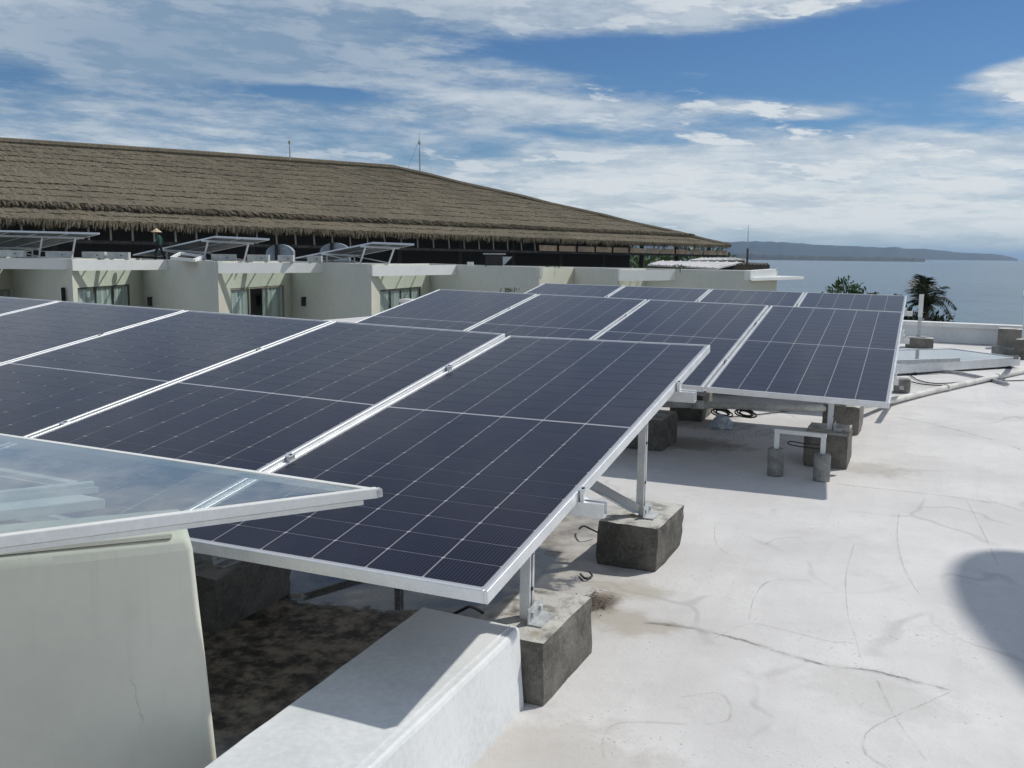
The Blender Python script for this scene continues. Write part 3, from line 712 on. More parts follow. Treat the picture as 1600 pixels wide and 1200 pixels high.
for k, (x, y, lab) in enumerate(((1165, 646, 'black coil of cable hanging from the white pipe'), (1128, 645, 'black tangle of cable beside the pale bag'))):
    c = atz(x, y, .10); t_ = MB(); pts = [c+Vector((.07*math.cos(a*1.05)*(1+.25*math.sin(a*.37)), .05*math.sin(a*.8), (.03*math.sin(a)))) for a in [i*.45 for i in range(44)]]
    t_.tube(pts, .007, 6); tag(t_.build('cable_coil', MAT['black'], smooth=True, origin=c), lab, 'cable')
MAT['litter'] = mat('old_leaf_litter', (.075, .06, .045), .9)
lit = MB()
for k in range(520):
    g = k % 3
    if g == 0: c = atz(dr.gauss(1150, 24), dr.gauss(680, 6), .006)
    elif g == 1: c = atz(dr.gauss(932, 11), dr.gauss(938, 8), .006)
    else: c = atz(dr.gauss(1195, 18), dr.gauss(676, 4), .006)
    a = dr.random()*6.28; s = dr.uniform(.003, .013); d = Vector((math.cos(a), math.sin(a), dr.uniform(-.1, .3)))*s; e = Vector((-math.sin(a), math.cos(a), 0))*s*.3
    lit.quad(c-d, c+e, c+d, c-e)
lo = lit.build('leaf_litter', MAT['litter']); stuff(lo); tag(lo, 'scraps of dead leaves and dirt around the concrete blocks', 'litter')

# --- post without a panel, its two blocks
pa, pb = atz(1434, 543, 0), atz(1440, 531, 0)
b1h = .17
rough_block('concrete_block', pa+UH*.02, (.42, .30, b1h), ax, MAT['conc'], 'flat concrete block that carries the lone white-topped post', 'block', 'blocks by the parapet', 41)
rough_block('concrete_block', atz(1440, 529, 0)+PN*.1, (.40, .28, .16), ax, MAT['conc'], 'concrete block just behind the lone post, next to the parapet', 'block', 'blocks by the parapet', 42)
t = thing('lone_post', 'lone upright metal post with a bright white upper half beside the palm', 'post', pa+Vector((0, 0, b1h)))
hm = aty(1437, 495, pa.y).z; ht = aty(1437, 460, pa.y).z
MB().box(Vector((pa.x, pa.y, (b1h+hm)/2)), (.055, .055, hm-b1h), ax).build('post', MAT['galv'], t)
MB().box(Vector((pa.x, pa.y, (hm+ht)/2)), (.07, .07, ht-hm), ax).build('sleeve', MAT['white'], t)
MB().box(Vector((pa.x, pa.y, b1h+.012))+UH*.05, (.12, .12, .012), ax).build('base_plate', MAT['galv'], t)
# --- framed panel lying on the floor
def flat_panel():
    zt = .14
    A, Bc = atz(1380, 571, zt), atz(1593, 558, zt); C, D = atz(1486, 544, zt), atz(1380, 546.5, zt)
    t = thing('framed_panel', 'mirror-like dark panel lying flat on the roof in a pale metal frame', 'panel', (A+Bc)/2*1.0)
    t.location.z = 0
    m = MB(); dz = Vector((0, 0, .008)); m.hexa([A-dz*2, Bc-dz*2, C-dz*2, D-dz*2], [A-dz, Bc-dz, C-dz, D-dz]); 
    MAT['mirror'] = mat('dark_glass_sheet', (.10, .115, .125), .03, spec=.9, coat=1.0)
    m.build('glass_sheet', MAT['mirror'], t)
    f = MB(); h = .115
    f.bar(A-Vector((0, 0, h/2)), Bc-Vector((0, 0, h/2)), .03, h); f.build('front_side', MAT['alu'], t)
    f = MB(); f.bar(Bc-Vector((0, 0, h/2))+(C-Bc)*.01, C-Vector((0, 0, h/2)), .03, h-.002); f.build('right_side', MAT['alu'], t)
    f = MB(); f.bar(D-Vector((0, 0, h/2)), C-Vector((0, 0, h/2)), .03, h-.004); f.build('rear_side', MAT['alu'], t)
    s = MB()
    for q in (lerp(A, Bc, .2), lerp(A, Bc, .9), lerp(D, C, .3), C): s.box(Vector((q.x, q.y, .012))+VH*-.05, (.12, .12, .03), ax)
    s.build('foot', MAT['dark'], t)
    r = MB(); p0, p1 = atz(1380, 566, zt+.03), atz(1498, 562, zt+.03); r.bar(p0, p1, .05, .045)
    o = r.build('loose_rail', MAT['galv'], origin=p0); tag(o, 'grey metal rail laid on the flat framed panel', 'rail')
flat_panel()
# --- pile of block stubs by the pillar
rb = [((1582, 545), (.46, .34, .33), 'large concrete block with a pale flat top beside the pillar', MAT['conc']),
      ((1557, 557), (.15, .15, .15), 'small ribbed concrete stub at the corner of the flat framed panel', MAT['conc_pale']),
      ((1575, 558), (.24, .20, .13), 'low grey concrete stub in front of the large pale-topped block', MAT['conc_pale']),
      ((1594, 562), (.16, .24, .30), 'dark concrete block at the right edge of the picture', MAT['conc'])]
for i, (px, sz, lab, m_) in enumerate(rb): rough_block('concrete_block', atz(*px, 0)+PN*.1, sz, (PE, PN, ZH), m_, lab, 'block', 'blocks by the pillar', 50+i)
o = MB().bar(atz(1588, 558, .30), atz(1589, 558, .0), .05, .05, UH).build('pipe_stub', MAT['conc_pale'], origin=atz(1588, 558, 0)); tag(o, 'thin upright concrete stub between the blocks by the pillar', 'post')
rough_block('concrete_block', atz(1409, 612, 0), (.17, .20, .15), ax, MAT['conc_pale'], 'small pale concrete block right of the middle row beside the white pipe', 'block', None, 61)
o = MB().bar(atz(1408, 606, .12), atz(1409, 606, .30), .035, .035, UH).build('short_post', MAT['galv'], origin=atz(1409, 606, 0)); tag(o, 'short grey metal post on the small pale block right of the middle row', 'post')

# ------------------------------------------------------------------ sea, land, hills
SEA = -13.0
def sea_b(t, b):
    p = pos(t); q = t.vm('MULTIPLY', p, (1.0, .45, 1.0))
    n1 = t.noise(q, .35, 6, .62); n2 = t.noise(q, .035, 4, .55); n3 = t.noise(p, .004, 4, .55)
    c = t.mix(t.ss(n3, .35, .65), (.040, .085, .105), (.060, .115, .135))
    c = t.mix(t.m('MULTIPLY', t.ss(t.noise(t.vm('MULTIPLY', p, (.35, 1.0, 1.0)), .045, 6, .65), .50, .66), .75), c, (.018, .045, .060))
    t.put(b.inputs['Base Color'], c)
    h = t.m('ADD', t.m('MULTIPLY', n1, .6), t.m('MULTIPLY', n2, 2.0)); bump(t, b, h, .8, .7)
MAT['sea'] = mat('sea_water', rough=.22, spec=.5, build=sea_b)
struct(MB().quad((-30000, -2000, SEA), (30000, -2000, SEA), (30000, 34000, SEA), (-30000, 34000, SEA)).build('sea', MAT['sea']))
MAT['land'] = mat('sandy_ground', rough=.95, build=speckled((.16, .15, .10), (.36, .32, .24), .15, 1.2, .3, .05))
g = MB(); gp = [(-300, -80), (60, -80), (48, 40), (40, 95), (60, 170), (90, 260), (-40, 420), (-300, 600), (-800, 700), (-800, -80)]
g.hexa([(x, y, SEA-.6) for x, y in gp], [(x, y, -11.6) for x, y in gp]); struct(g.build('ground', MAT['land']))
MAT['hill'] = mat('wooded_hills', rough=.95, build=speckled((.010, .022, .026), (.028, .044, .044), .004, .03, .5, 4))
def ridge(name, prof, Y, thick, m, seed, base_y=None, rough_h=0.0):
    """a ridge of land along its outline, with a sloping front and back"""
    mb = MB(); N = 150; xs = [p[0] for p in prof]; rows_ = []
    for i in range(N+1):
        x = lerp(xs[0], xs[-1], i/N)
        for k in range(len(prof)-1):
            if prof[k][0] <= x <= prof[k+1][0]: y = lerp(prof[k][1], prof[k+1][1], (x-prof[k][0])/(prof[k+1][0]-prof[k][0]+1e-9)); break
        top = aty(x, y, Y); h = top.z-SEA; h = max(h*(1+rough_h*mnoise.noise(Vector((i*.31, seed, 0)))+.5*rough_h*mnoise.noise(Vector((i*1.1, seed, 4)))), .3)
        row = []
        for f, hh in ((-1, -.02), (-.8, .22), (-.45, .62), (0, 1.0), (.5, .6), (1, -.02)):
            row.append(Vector((top.x*(1+f*thick/Y), Y+f*thick, SEA+h*hh*(1+(.25*mnoise.noise(Vector((i*.23, f*3, seed))) if -1 < f < 0 else 0)))))
        rows_.append(row)
    n = 6; mb.v = [q for r_ in rows_ for q in r_]
    for i in range(N):
        for j in range(n-1): mb.f.append((i*n+j, i*n+j+1, (i+1)*n+j+1, (i+1)*n+j))
    return struct(mb.build(name, m, smooth=True))
ridge('hills', [(600, 390), (900, 384), (1060, 380), (1140, 377.5), (1180, 377), (1230, 379), (1290, 383), (1330, 384.5), (1400, 387), (1440, 389), (1462, 390), (1490, 394), (1530, 396), (1565, 398), (1580, 401.5), (1590, 404.5)], 9000, 900, MAT['hill'], 3, rough_h=.10)
ridge('spit', [(900, 393), (1140, 396.5), (1200, 398), (1260, 400), (1330, 401), (1400, 402.5), (1432, 403.2), (1446, 405)], 3600, 90, MAT['hill'], 8, rough_h=.35)
# ------------------------------------------------------------------ the sawtooth hotel building behind the terrace
BY = 48.0
def top_px(x): return 404.2+(x-112)*.0186
def hotel():
    t = thing('hotel_building', 'long cream hotel building with sawtooth bays and windows behind the solar panels', 'building', aty(500, 412, 55).to_2d().to_3d()+Vector((0, 0, -11.6)))
    base = -11.6
    # bays: convex corner, concave corner, tip of the canopy on the next wall, window span, next convex corner
    bays = [dict(A=-120, C=18, T=106, win=(-60, 47, 456), B=112), dict(A=112, C=222, T=262, win=(121, 203, 446), B=340),
            dict(A=340, C=455, T=504, win=(360, 445, 448), B=580), dict(A=580, C=672, T=713, win=(594, 658, 450), B=843),
            dict(A=843, C=897, T=None, win=None, B=966), dict(A=966, C=1010, T=1055, win=None, B=1172)]
    def P(x, y, Y): return aty(x, y, Y)
    ztop = lambda x: aty(x, top_px(x), BY).z
    outline = []
    for bi, b in enumerate(bays):
        dep = 8.0 if b['C']-b['A'] > 70 else 3.2
        A = P(b['A'], 420, BY); C = P(b['C'], 420, BY+dep); B = P(b['B'], 420, BY)
        zt = ztop(b['B'])if bi < 5 else ztop(b['B'])
        zA, zB = ztop(b['A']), ztop(b['B'])
        A2, C2, B2 = A.copy(), C.copy(), B.copy()
        outline += [(A2, zA), (C2, (zA+zB)/2)]
        # lit wall with its window opening: strips round the hole
        def wallpt(s, z): q = lerp(A2, C2, s); return Vector((q.x, q.y, z))
        wn = (C2-A2); wn.z = 0; wn.normalize(); nrm = Vector((wn.y, -wn.x, 0))
        m = MB(); zc = (zA+zB)/2-.02
        if b['win']:
            def s_at(px):           # where the ray through that pixel column meets the wall line
                v = ray(px, 450); den = v.x*wn.y-v.y*wn.x; k = (A2.x*wn.y-A2.y*wn.x)/den; q = Vector((v.x*k, v.y*k, 0)); return (q-Vector((A2.x, A2.y, 0))).dot(wn)/((C2-A2).to_2d().length)
            s0, s1 = max(s_at(b['win'][0]), .02), min(s_at(b['win'][1]), .97)
            zw1 = aty((b['win'][0]+b['win'][1])/2, b['win'][2], BY+dep*.5).z; zw0 = zw1-2.15
            m.quad(wallpt(0, base), wallpt(s0, base), wallpt(s0, zA), wallpt(0, zA)); m.quad(wallpt(s1, base), wallpt(1, base), wallpt(1, zc), wallpt(s1, zc))
            m.quad(wallpt(s0, zw1), wallpt(s1, zw1), wallpt(s1, zc), wallpt(s0, zA)); m.quad(wallpt(s0, base), wallpt(s1, base), wallpt(s1, zw0), wallpt(s0, zw0))
            wl = m.build('lit_wall', MAT['farcream'], t)
            rec = -nrm*.09
            rv = MB(); q = [wallpt(s0, zw0), wallpt(s1, zw0), wallpt(s1, zw1), wallpt(s0, zw1)]
            for k in range(4): rv.quad(q[k], q[(k+1) % 4], q[(k+1) % 4]+rec, q[k]+rec)
            rv.build('reveal', MAT['farcream'], wl)
            wd = bpy.data.objects.new('window', None)
            fr = MB(); n_m = 3 if bi != 3 else 4
            for k in range(n_m+1):
                s = lerp(s0, s1, k/n_m); c = wallpt(s, (zw0+zw1)/2)+rec*.7; off = .05 if k == 0 else -.05 if k == n_m else 0
                fr.box(c+wn*off, (.09, .07, zw1-zw0), (wn, nrm, ZH))
            for z in (zw0+.05, zw1-.05): fr.box((wallpt(s0, z)+wallpt(s1, z))/2+rec*.7, ((wallpt(s1, 0)-wallpt(s0, 0)).length-.1, .07, .09), (wn, nrm, ZH))
            wo = fr.build('window', MAT['frame_dark'] if bi % 2 else MAT['frame_tan'], t)
            rs = random.Random(bi)
            for k in range(n_m):
                sa, sb = lerp(s0, s1, k/n_m), lerp(s0, s1, (k+1)/n_m); e = .0
                pa_, pb_ = wallpt(sa, 0)+rec*.8, wallpt(sb, 0)+rec*.8
                MB().box(Vector(((pa_.x+pb_.x)/2, (pa_.y+pb_.y)/2, (zw0+zw1)/2)), ((pb_-pa_).length-.10, .012, zw1-zw0-.12), (wn, nrm, ZH)).build('pane', MAT['paneT'], wo)
                dark = (bi == 2 and k == 1)
                cu = MB(); nn = 14; f = (.0, 1.0) if not dark else (.78, 1.0)
                for j in range(nn):
                    a0, a1 = lerp(f[0], f[1], j/nn), lerp(f[0], f[1], (j+1)/nn); o0, o1 = .03+.03*math.sin(j*2.3), .03+.03*math.sin((j+1)*2.3)
                    qa, qb = lerp(pa_, pb_, a0)-nrm*(o0+.04), lerp(pa_, pb_, a1)-nrm*(o1+.04)
                    cu.quad((qa.x, qa.y, zw0), (qb.x, qb.y, zw0), (qb.x, qb.y, zw1), (qa.x, qa.y, zw1))
                cu.build('curtain', MAT['curtain'], wo)
            bkp = MB(); bkp.quad(*[p_-nrm*.9 for p_ in q]); bkp.build('room_shade', MAT['dark'], wo)  # near-black sheet standing in for the shade of the unlit room
        else:
            m.quad(wallpt(0, base), wallpt(1, base), wallpt(1, zc), wallpt(0, zA)); m.build('lit_wall', MAT['farcream'], t)
        g2 = MB().quad((C2.x, C2.y, base), (B2.x, B2.y, base), (B2.x, B2.y, zB), (C2.x, C2.y, zc)); gw = g2.build('shaded_wall', MAT['fargrey'], t)
        if b['T']:
            # canopy: fascia from the convex corner to the next wall, rafters and pane behind it
            gd = (B2-C2); v = ray(b['T'], 420); den = v.x*gd.y-v.y*gd.x; k = (C2.x*gd.y-C2.y*gd.x)/den; T = Vector((v.x*k, v.y*k, 0))
            fa = Vector((A2.x, A2.y, 0)); ft = T; fd = (ft-fa).normalized(); fn = Vector((fd.y, -fd.x, 0))
            fa = fa+fn*.10; ft = ft+fn*.02
            zf1 = zA-.06; zf0 = zf1-.56
            cm = MB(); mid = lerp(fa, ft, .55)+fn*.03
            for (p, q_) in ((fa, mid), (mid, ft)):
                cm.hexa([Vector((*p.xy, zf0)), Vector((*q_.xy, zf0)), Vector((*(q_-fn*.12).xy, zf0)), Vector((*(p-fn*.12).xy, zf0))],
                        [Vector((*p.xy, zf1)), Vector((*q_.xy, zf1)), Vector((*(q_-fn*.12).xy, zf1)), Vector((*(p-fn*.12).xy, zf1))])
            cn = cm.build('canopy', MAT['farwhite'], t)
            for s in (.22, .50, .74):
                a_ = lerp(fa, mid, s/.55) if s < .55 else lerp(mid, ft, (s-.55)/.45)
                e_ = wallpt(min(s*1.08, .99), 0); MB().bar(Vector((a_.x, a_.y, zf1-.2))-fn*.13, Vector((e_.x, e_.y, zf1-.2)), .05, .08).build('rafter', MAT['farwhite'], cn)
            pn = MB(); pn.hexa([Vector((*(fa-fn*.13).xy, zf1-.06)), Vector((*(mid-fn*.13).xy, zf1-.06)), Vector((*(ft-fn*.13).xy, zf1-.06)), Vector((C2.x, C2.y, zf1-.06))],
                               [Vector((*(fa-fn*.13).xy, zf1-.04)), Vector((*(mid-fn*.13).xy, zf1-.04)), Vector((*(ft-fn*.13).xy, zf1-.04)), Vector((C2.x, C2.y, zf1-.04))]); pn.build('canopy_pane', MAT['glass'], cn)
        if bi in (1, 2):
            lx = {1: 237, 2: 477}[bi]; v = ray(lx, 472); gd = (B2-C2); den = v.x*gd.y-v.y*gd.x; k = (C2.x*gd.y-C2.y*gd.x)/den
            L = Vector((v.x*k, v.y*k, aty(lx, 472, v.y*k).z)); gn = Vector((gd.y, -gd.x, 0)).normalized(); gn = gn if gn.y < 0 else -gn
            lm = MB(); lm.box(L+gn*.12, (.20, .20, .46), (gd.normalized(), gn, ZH)); lm.box(L+gn*.10+ZH*.27, (.34, .2, .07), (gd.normalized(), gn, ZH)); lm.build('wall_lamp', MAT['black'], t)
    outline.append((P(1172, 420, BY), ztop(1172)))
    E1 = P(1215, 420, BY+3); outline.append((E1, ztop(1215)))
    # end bay: canopy with a pointed white slab
    A = P(1172, 420, BY); zA = ztop(1172)
    MB().quad((A.x, A.y, base), (E1.x, E1.y, base), (E1.x, E1.y, zA), (A.x, A.y, zA)).build('lit_wall', MAT['farcream'], t)
    pr = MB(); a0 = P(1173, 424, BY-.1); a1 = P(1213, 419, BY+2.4)
    pr.hexa([(a0.x, a0.y, zA-.45), (a1.x, a1.y, zA-.45), (a1.x-.3, a1.y+.3, zA-.45), (a0.x-.3, a0.y+.3, zA-.45)], [(a0.x, a0.y, zA+.03), (a1.x, a1.y, zA+.10), (a1.x-.3, a1.y+.3, zA+.10), (a0.x-.3, a0.y+.3, zA+.03)])
    pr.build('end_parapet', MAT['farwhite'], t)
    zc = P(1200, 436, BY).z; sl_ = MB(); q0, q1, q2 = P(1174, 437, BY-.3), P(1256, 432, BY+5), P(1215, 430, BY+5.5)
    sl_.hexa([(q0.x, q0.y, zc-.10), (q1.x, q1.y, zc-.10), (q2.x, q2.y, zc-.10)], [(q0.x, q0.y, zc+.06), (q1.x, q1.y, zc+.06), (q2.x, q2.y, zc+.06)]); sl_.build('pointed_canopy', MAT['farwhite'], t)
    # parapet rim and roof deck
    pts = [p for p, z in outline]; zs = [z for p, z in outline]
    rm = MB()
    for k in range(len(pts)-1):
        a_, b2 = pts[k].copy(), pts[k+1].copy(); d = (b2-a_).to_2d().to_3d().normalized(); n_ = Vector((-d.y, d.x, 0)); a_ += n_*.03; b2 += n_*.03
        rm.hexa([(*a_.xy, zs[k]-.5), (*b2.xy, zs[k+1]-.5), (*(b2+n_*.2).xy, zs[k+1]-.5), (*(a_+n_*.2).xy, zs[k]-.5)], [(*a_.xy, zs[k]+.005), (*b2.xy, zs[k+1]+.005), (*(b2+n_*.2).xy, zs[k+1]+.005), (*(a_+n_*.2).xy, zs[k]+.005)])
    rm.build('parapet', MAT['fargrey'], t)
    dk = MB(); bkL, bkR = P(-140, 400, 63), P(1190, 400, 56)
    top_ = [Vector((p.x, p.y+.05, z-.06)) for p, z in outline]+[Vector((bkR.x, bkR.y, zs[-1]-.06)), Vector((bkL.x, bkL.y, zs[0]-.06))]
    dk.poly(top_); dk.build('roof_deck', MAT['rooftop'], t)
    bw = MB().quad((bkL.x, bkL.y, base), (bkR.x, bkR.y, base), (bkR.x, bkR.y, zs[-1]-.06), (bkL.x, bkL.y, zs[0]-.06)); bw.quad((bkR.x, bkR.y, base), (E1.x, E1.y, base), (E1.x, E1.y, zs[-1]), (bkR.x, bkR.y, zs[-1]-.06)); bw.build('rear_wall', MAT['fargrey'], t)
    return ztop
def pane_t():
    m = bpy.data.materials.new('thin_window_pane'); m.use_nodes = True; t = NT(m.node_tree); t.n.clear()
    out = t.new('ShaderNodeOutputMaterial'); tr = t.new('ShaderNodeBsdfTransparent'); gl = t.new('ShaderNodeBsdfGlossy'); tr.inputs[0].default_value = (.90, .93, .92, 1); gl.inputs['Roughness'].default_value = .03
    fr = t.new('ShaderNodeFresnel'); mx = t.new('ShaderNodeMixShader'); t.put(mx.inputs[0], t.m('MULTIPLY', fr.outputs[0], t.m('SUBTRACT', 1.0, t.new('ShaderNodeNewGeometry').outputs['Backfacing']))); t.l.new(tr.outputs[0], mx.inputs[1]); t.l.new(gl.outputs[0], mx.inputs[2]); t.l.new(mx.outputs[0], out.inputs[0]); return m
MAT['paneT'] = pane_t()
ztop = hotel()
RZ = lambda x: ztop(x)-.055
# --- things on that roof
MAT['under'] = mat('panel_underside', (.16, .17, .18), .35, spec=.6, build=speckled((.10, .11, .12), (.22, .23, .24), .8, 5, .05, .01))
def far_array(label, H1, H2, L1, YH, YL, npan, legs):
    rz = RZ(max(H1[0], 0))
    a, b2 = aty(*H1, YH), aty(*H2, YH-.6); c = aty(*L1, YL); d = c+(b2-a)
    t = thing('solar_array', label, 'solar array', Vector(((a.x+d.x)/2, (a.y+d.y)/2, rz)), 'solar arrays on the hotel roof')
    n = (b2-a).cross(c-a).normalized(); n = n if n.z > 0 else -n
    for k in range(npan):
        s0, s1 = k/npan+.004, (k+1)/npan-.004
        q = [lerp(a, b2, s0), lerp(a, b2, s1), lerp(c, d, s1), lerp(c, d, s0)]
        p = MB(); p.hexa([x-n*.05 for x in q], q); po = p.build('panel', MAT['under'], t)
        e = MB(); e.bar(q[0]-n*.02, q[1]-n*.02, .05, .10, n); e.bar(q[1]-n*.02, q[2]-n*.02, .04, .08, n); e.bar(q[3]-n*.02, q[0]-n*.02, .04, .08, n); e.build('edge', MAT['alu'], po)
    for f in (.12, .62): MB().bar(lerp(a, c, f)-n*.12-(b2-a).normalized()*.1, lerp(b2, d, f)-n*.12-(b2-a).normalized()*.25, .08, .10, n).build('rail', MAT['alu'], t)
    for s in legs:
        tp = lerp(lerp(a, b2, s), lerp(c, d, s), .13)-n*.15; lw = lerp(lerp(a, b2, s), lerp(c, d, s), .62)-n*.15
        ft = Vector((tp.x-.35, tp.y+.2, rz)); MB().bar(tp, ft, .07, .07).build('leg', MAT['alu'], t)
        MB().bar(lw, ft+Vector((0, 0, .1)), .05, .05).build('brace', MAT['galv'], t); MB().bar(lw, Vector((lw.x, lw.y, rz)), .06, .06, (1, 0, 0)).build('leg', MAT['galv'], t)
far_array('tilted solar array at the left edge on the hotel roof, left of the worker', (-30, 360), (156, 364.5), (-150, 393), 51.5, 56, 4, (.2, .62, .9))
far_array('tilted solar array on the hotel roof just right of the worker', (335, 369.5), (421, 373.5), (208, 398), 51, 56, 2, (.1, .85))
far_array('tilted solar array on the hotel roof below the right half of the thatch', (582, 379), (647, 381.5), (462, 403), 50.5, 54, 2, (.1, .8))
MAT['casing'] = mat('weathered_casing', rough=.7, build=speckled((.40, .41, .40), (.62, .62, .60), .8, 5, .1, .01))
def condenser(px, py, wpx, label, Y=51.0):
    rz = RZ(px); c = aty(px, py, Y); c.z = rz; sc_ = Y/FPX; wd = wpx*sc_*.92; h = .36
    t = thing('air_conditioner', label, 'air conditioner', c, 'air conditioners along the hotel roof edge')
    MB().box(c+Vector((0, 0, h/2+.06)), (wd, .35, h), None).build('casing', MAT['casing'], t, bev=.02)
    f = MB(); cc = c+Vector((wd*.18, -.185, h/2+.06)); n = 16; f.tube([cc, cc+Vector((0, -.02, 0))], .15, n); fo = f.build('fan_grille', MAT['galv'], t)
    MB().tube([cc+Vector((0, -.021, 0)), cc+Vector((0, -.03, 0))], .04, 10).build('fan_hub', MAT['dark'], fo)
    s = MB()
    for sx in (-.35, .35): s.box(c+Vector((wd*sx, 0, .03)), (.08, .34, .06))
    s.build('foot', MAT['galv'], t)
for px, wp, lab in ((20, 42, 'air conditioner at the far left of the hotel roof edge'), (93, 42, 'air conditioner left of the pair beside the white corner'), (148, 38, 'brightest white air conditioner between the left array and the worker'),
                    (186, 36, 'grey air conditioner just left of the worker'), (350, 40, 'air conditioner above the middle hotel window'), (404, 36, 'white air conditioner right of the one above the middle window'), (447, 26, 'air conditioner below the left curved metal duct'), (492, 24, 'small air conditioner under the low end of the right array')):
    condenser(px, 404, wp, lab)
# tilted white frame lying near the worker
q0, q1, q2, q3 = aty(268, 403.5, 50), aty(303, 407, 49.5), aty(318, 401, 51), aty(282, 396, 52)
t = thing('hatch_frame', 'white tilted hatch frame lying open on the roof right of the worker', 'hatch', ((q0+q2)/2).to_2d().to_3d()+Vector((0, 0, RZ(290))))
for a_, b2, nm in ((q0, q1, 'side'), (q1, q2, 'side'), (q2, q3, 'side'), (q3, q0, 'side')):
    MB().bar(a_, b2, .14, .16).build('frame_side', MAT['farwhite'], t)
MB().poly([q0-ZH*.05, q1-ZH*.05, q2-ZH*.05, q3-ZH*.05]).build('infill', MAT['dark'], t)
# two curved metal ducts
def duct(cx, cy, wpx, hpx, label, Y=60):
    s = Y/FPX; c = aty(cx, cy+hpx/2, Y); r = hpx*s; wd = wpx*s
    t = thing('metal_duct', label, 'duct', Vector((c.x, c.y, RZ(cx)-.3)), 'curved metal ducts under the thatch')
    for k, (x0, x1) in enumerate(((-.5, -.12), (.0, .5))):
        m = MB(); N = 12
        for j in range(N):
            a0, a1 = math.pi*(.08+.80*j/N), math.pi*(.08+.80*(j+1)/N)
            p0 = Vector((c.x+wd*(-math.cos(a0))*.5, c.y, c.z+r*math.sin(a0))); p1 = Vector((c.x+wd*(-math.cos(a1))*.5, c.y, c.z+r*math.sin(a1)))
            if (k == 0 and p1.x < c.x-wd*.06) or (k == 1 and p0.x > c.x-wd*.06):
                m.hexa([p0, p1, Vector((p1.x, c.y, c.z-.5)), Vector((p0.x, c.y, c.z-.5))], [p0+Vector((0, .6, 0)), p1+Vector((0, .6, 0)), Vector((p1.x, c.y+.6, c.z-.5)), Vector((p0.x, c.y+.6, c.z-.5))])
        m.build('duct_section', MAT['duct'], t)
    MB().box(Vector((c.x-wd*.07, c.y-.05, c.z+r*.25)), (.22, .5, r*1.5)).build('seam_post', MAT['dark'], t)
MAT['duct'] = mat('dull_zinc', rough=.4, metal=.4, build=speckled((.20, .24, .28), (.38, .43, .48), .9, 6, .1, .02))
duct(437, 390, 44, 16, 'curved grey metal duct left of the third rooftop array')
duct(523, 388, 48, 17, 'curved grey metal duct behind the third rooftop array')
# exhaust hood
c = aty(773, 414, 52); c.z = RZ(773); s_ = 52/FPX
t = thing('exhaust_hood', 'dark exhaust hood with a pale lid and slanted spout on the hotel roof', 'vent', c)
MB().box(c+Vector((-.05, 0, .32)), (.95, .8, .66)).build('housing', MAT['black'], t)
MB().box(c+Vector((-.02, 0, .70)), (1.25, 1.0, .06)).build('lid', MAT['galv'], t)
sp = MB(); x0, x1 = c.x+.45, c.x+.98; sp.hexa([(x0, c.y-.35, c.z), (x0, c.y-.35, c.z+.55), (x1, c.y-.35, c.z+.55)], [(x0, c.y+.35, c.z), (x0, c.y+.35, c.z+.55), (x1, c.y+.35, c.z+.55)]); sp.build('spout', MAT['galv'], t)
o = MB().box(aty(735, 412.5, 51), (.35, .3, .22)).build('roof_marker', MAT['farwhite'], origin=aty(735, 415, 51)); tag(o, 'small bright white cap on the hotel roof left of the exhaust hood', 'cap')

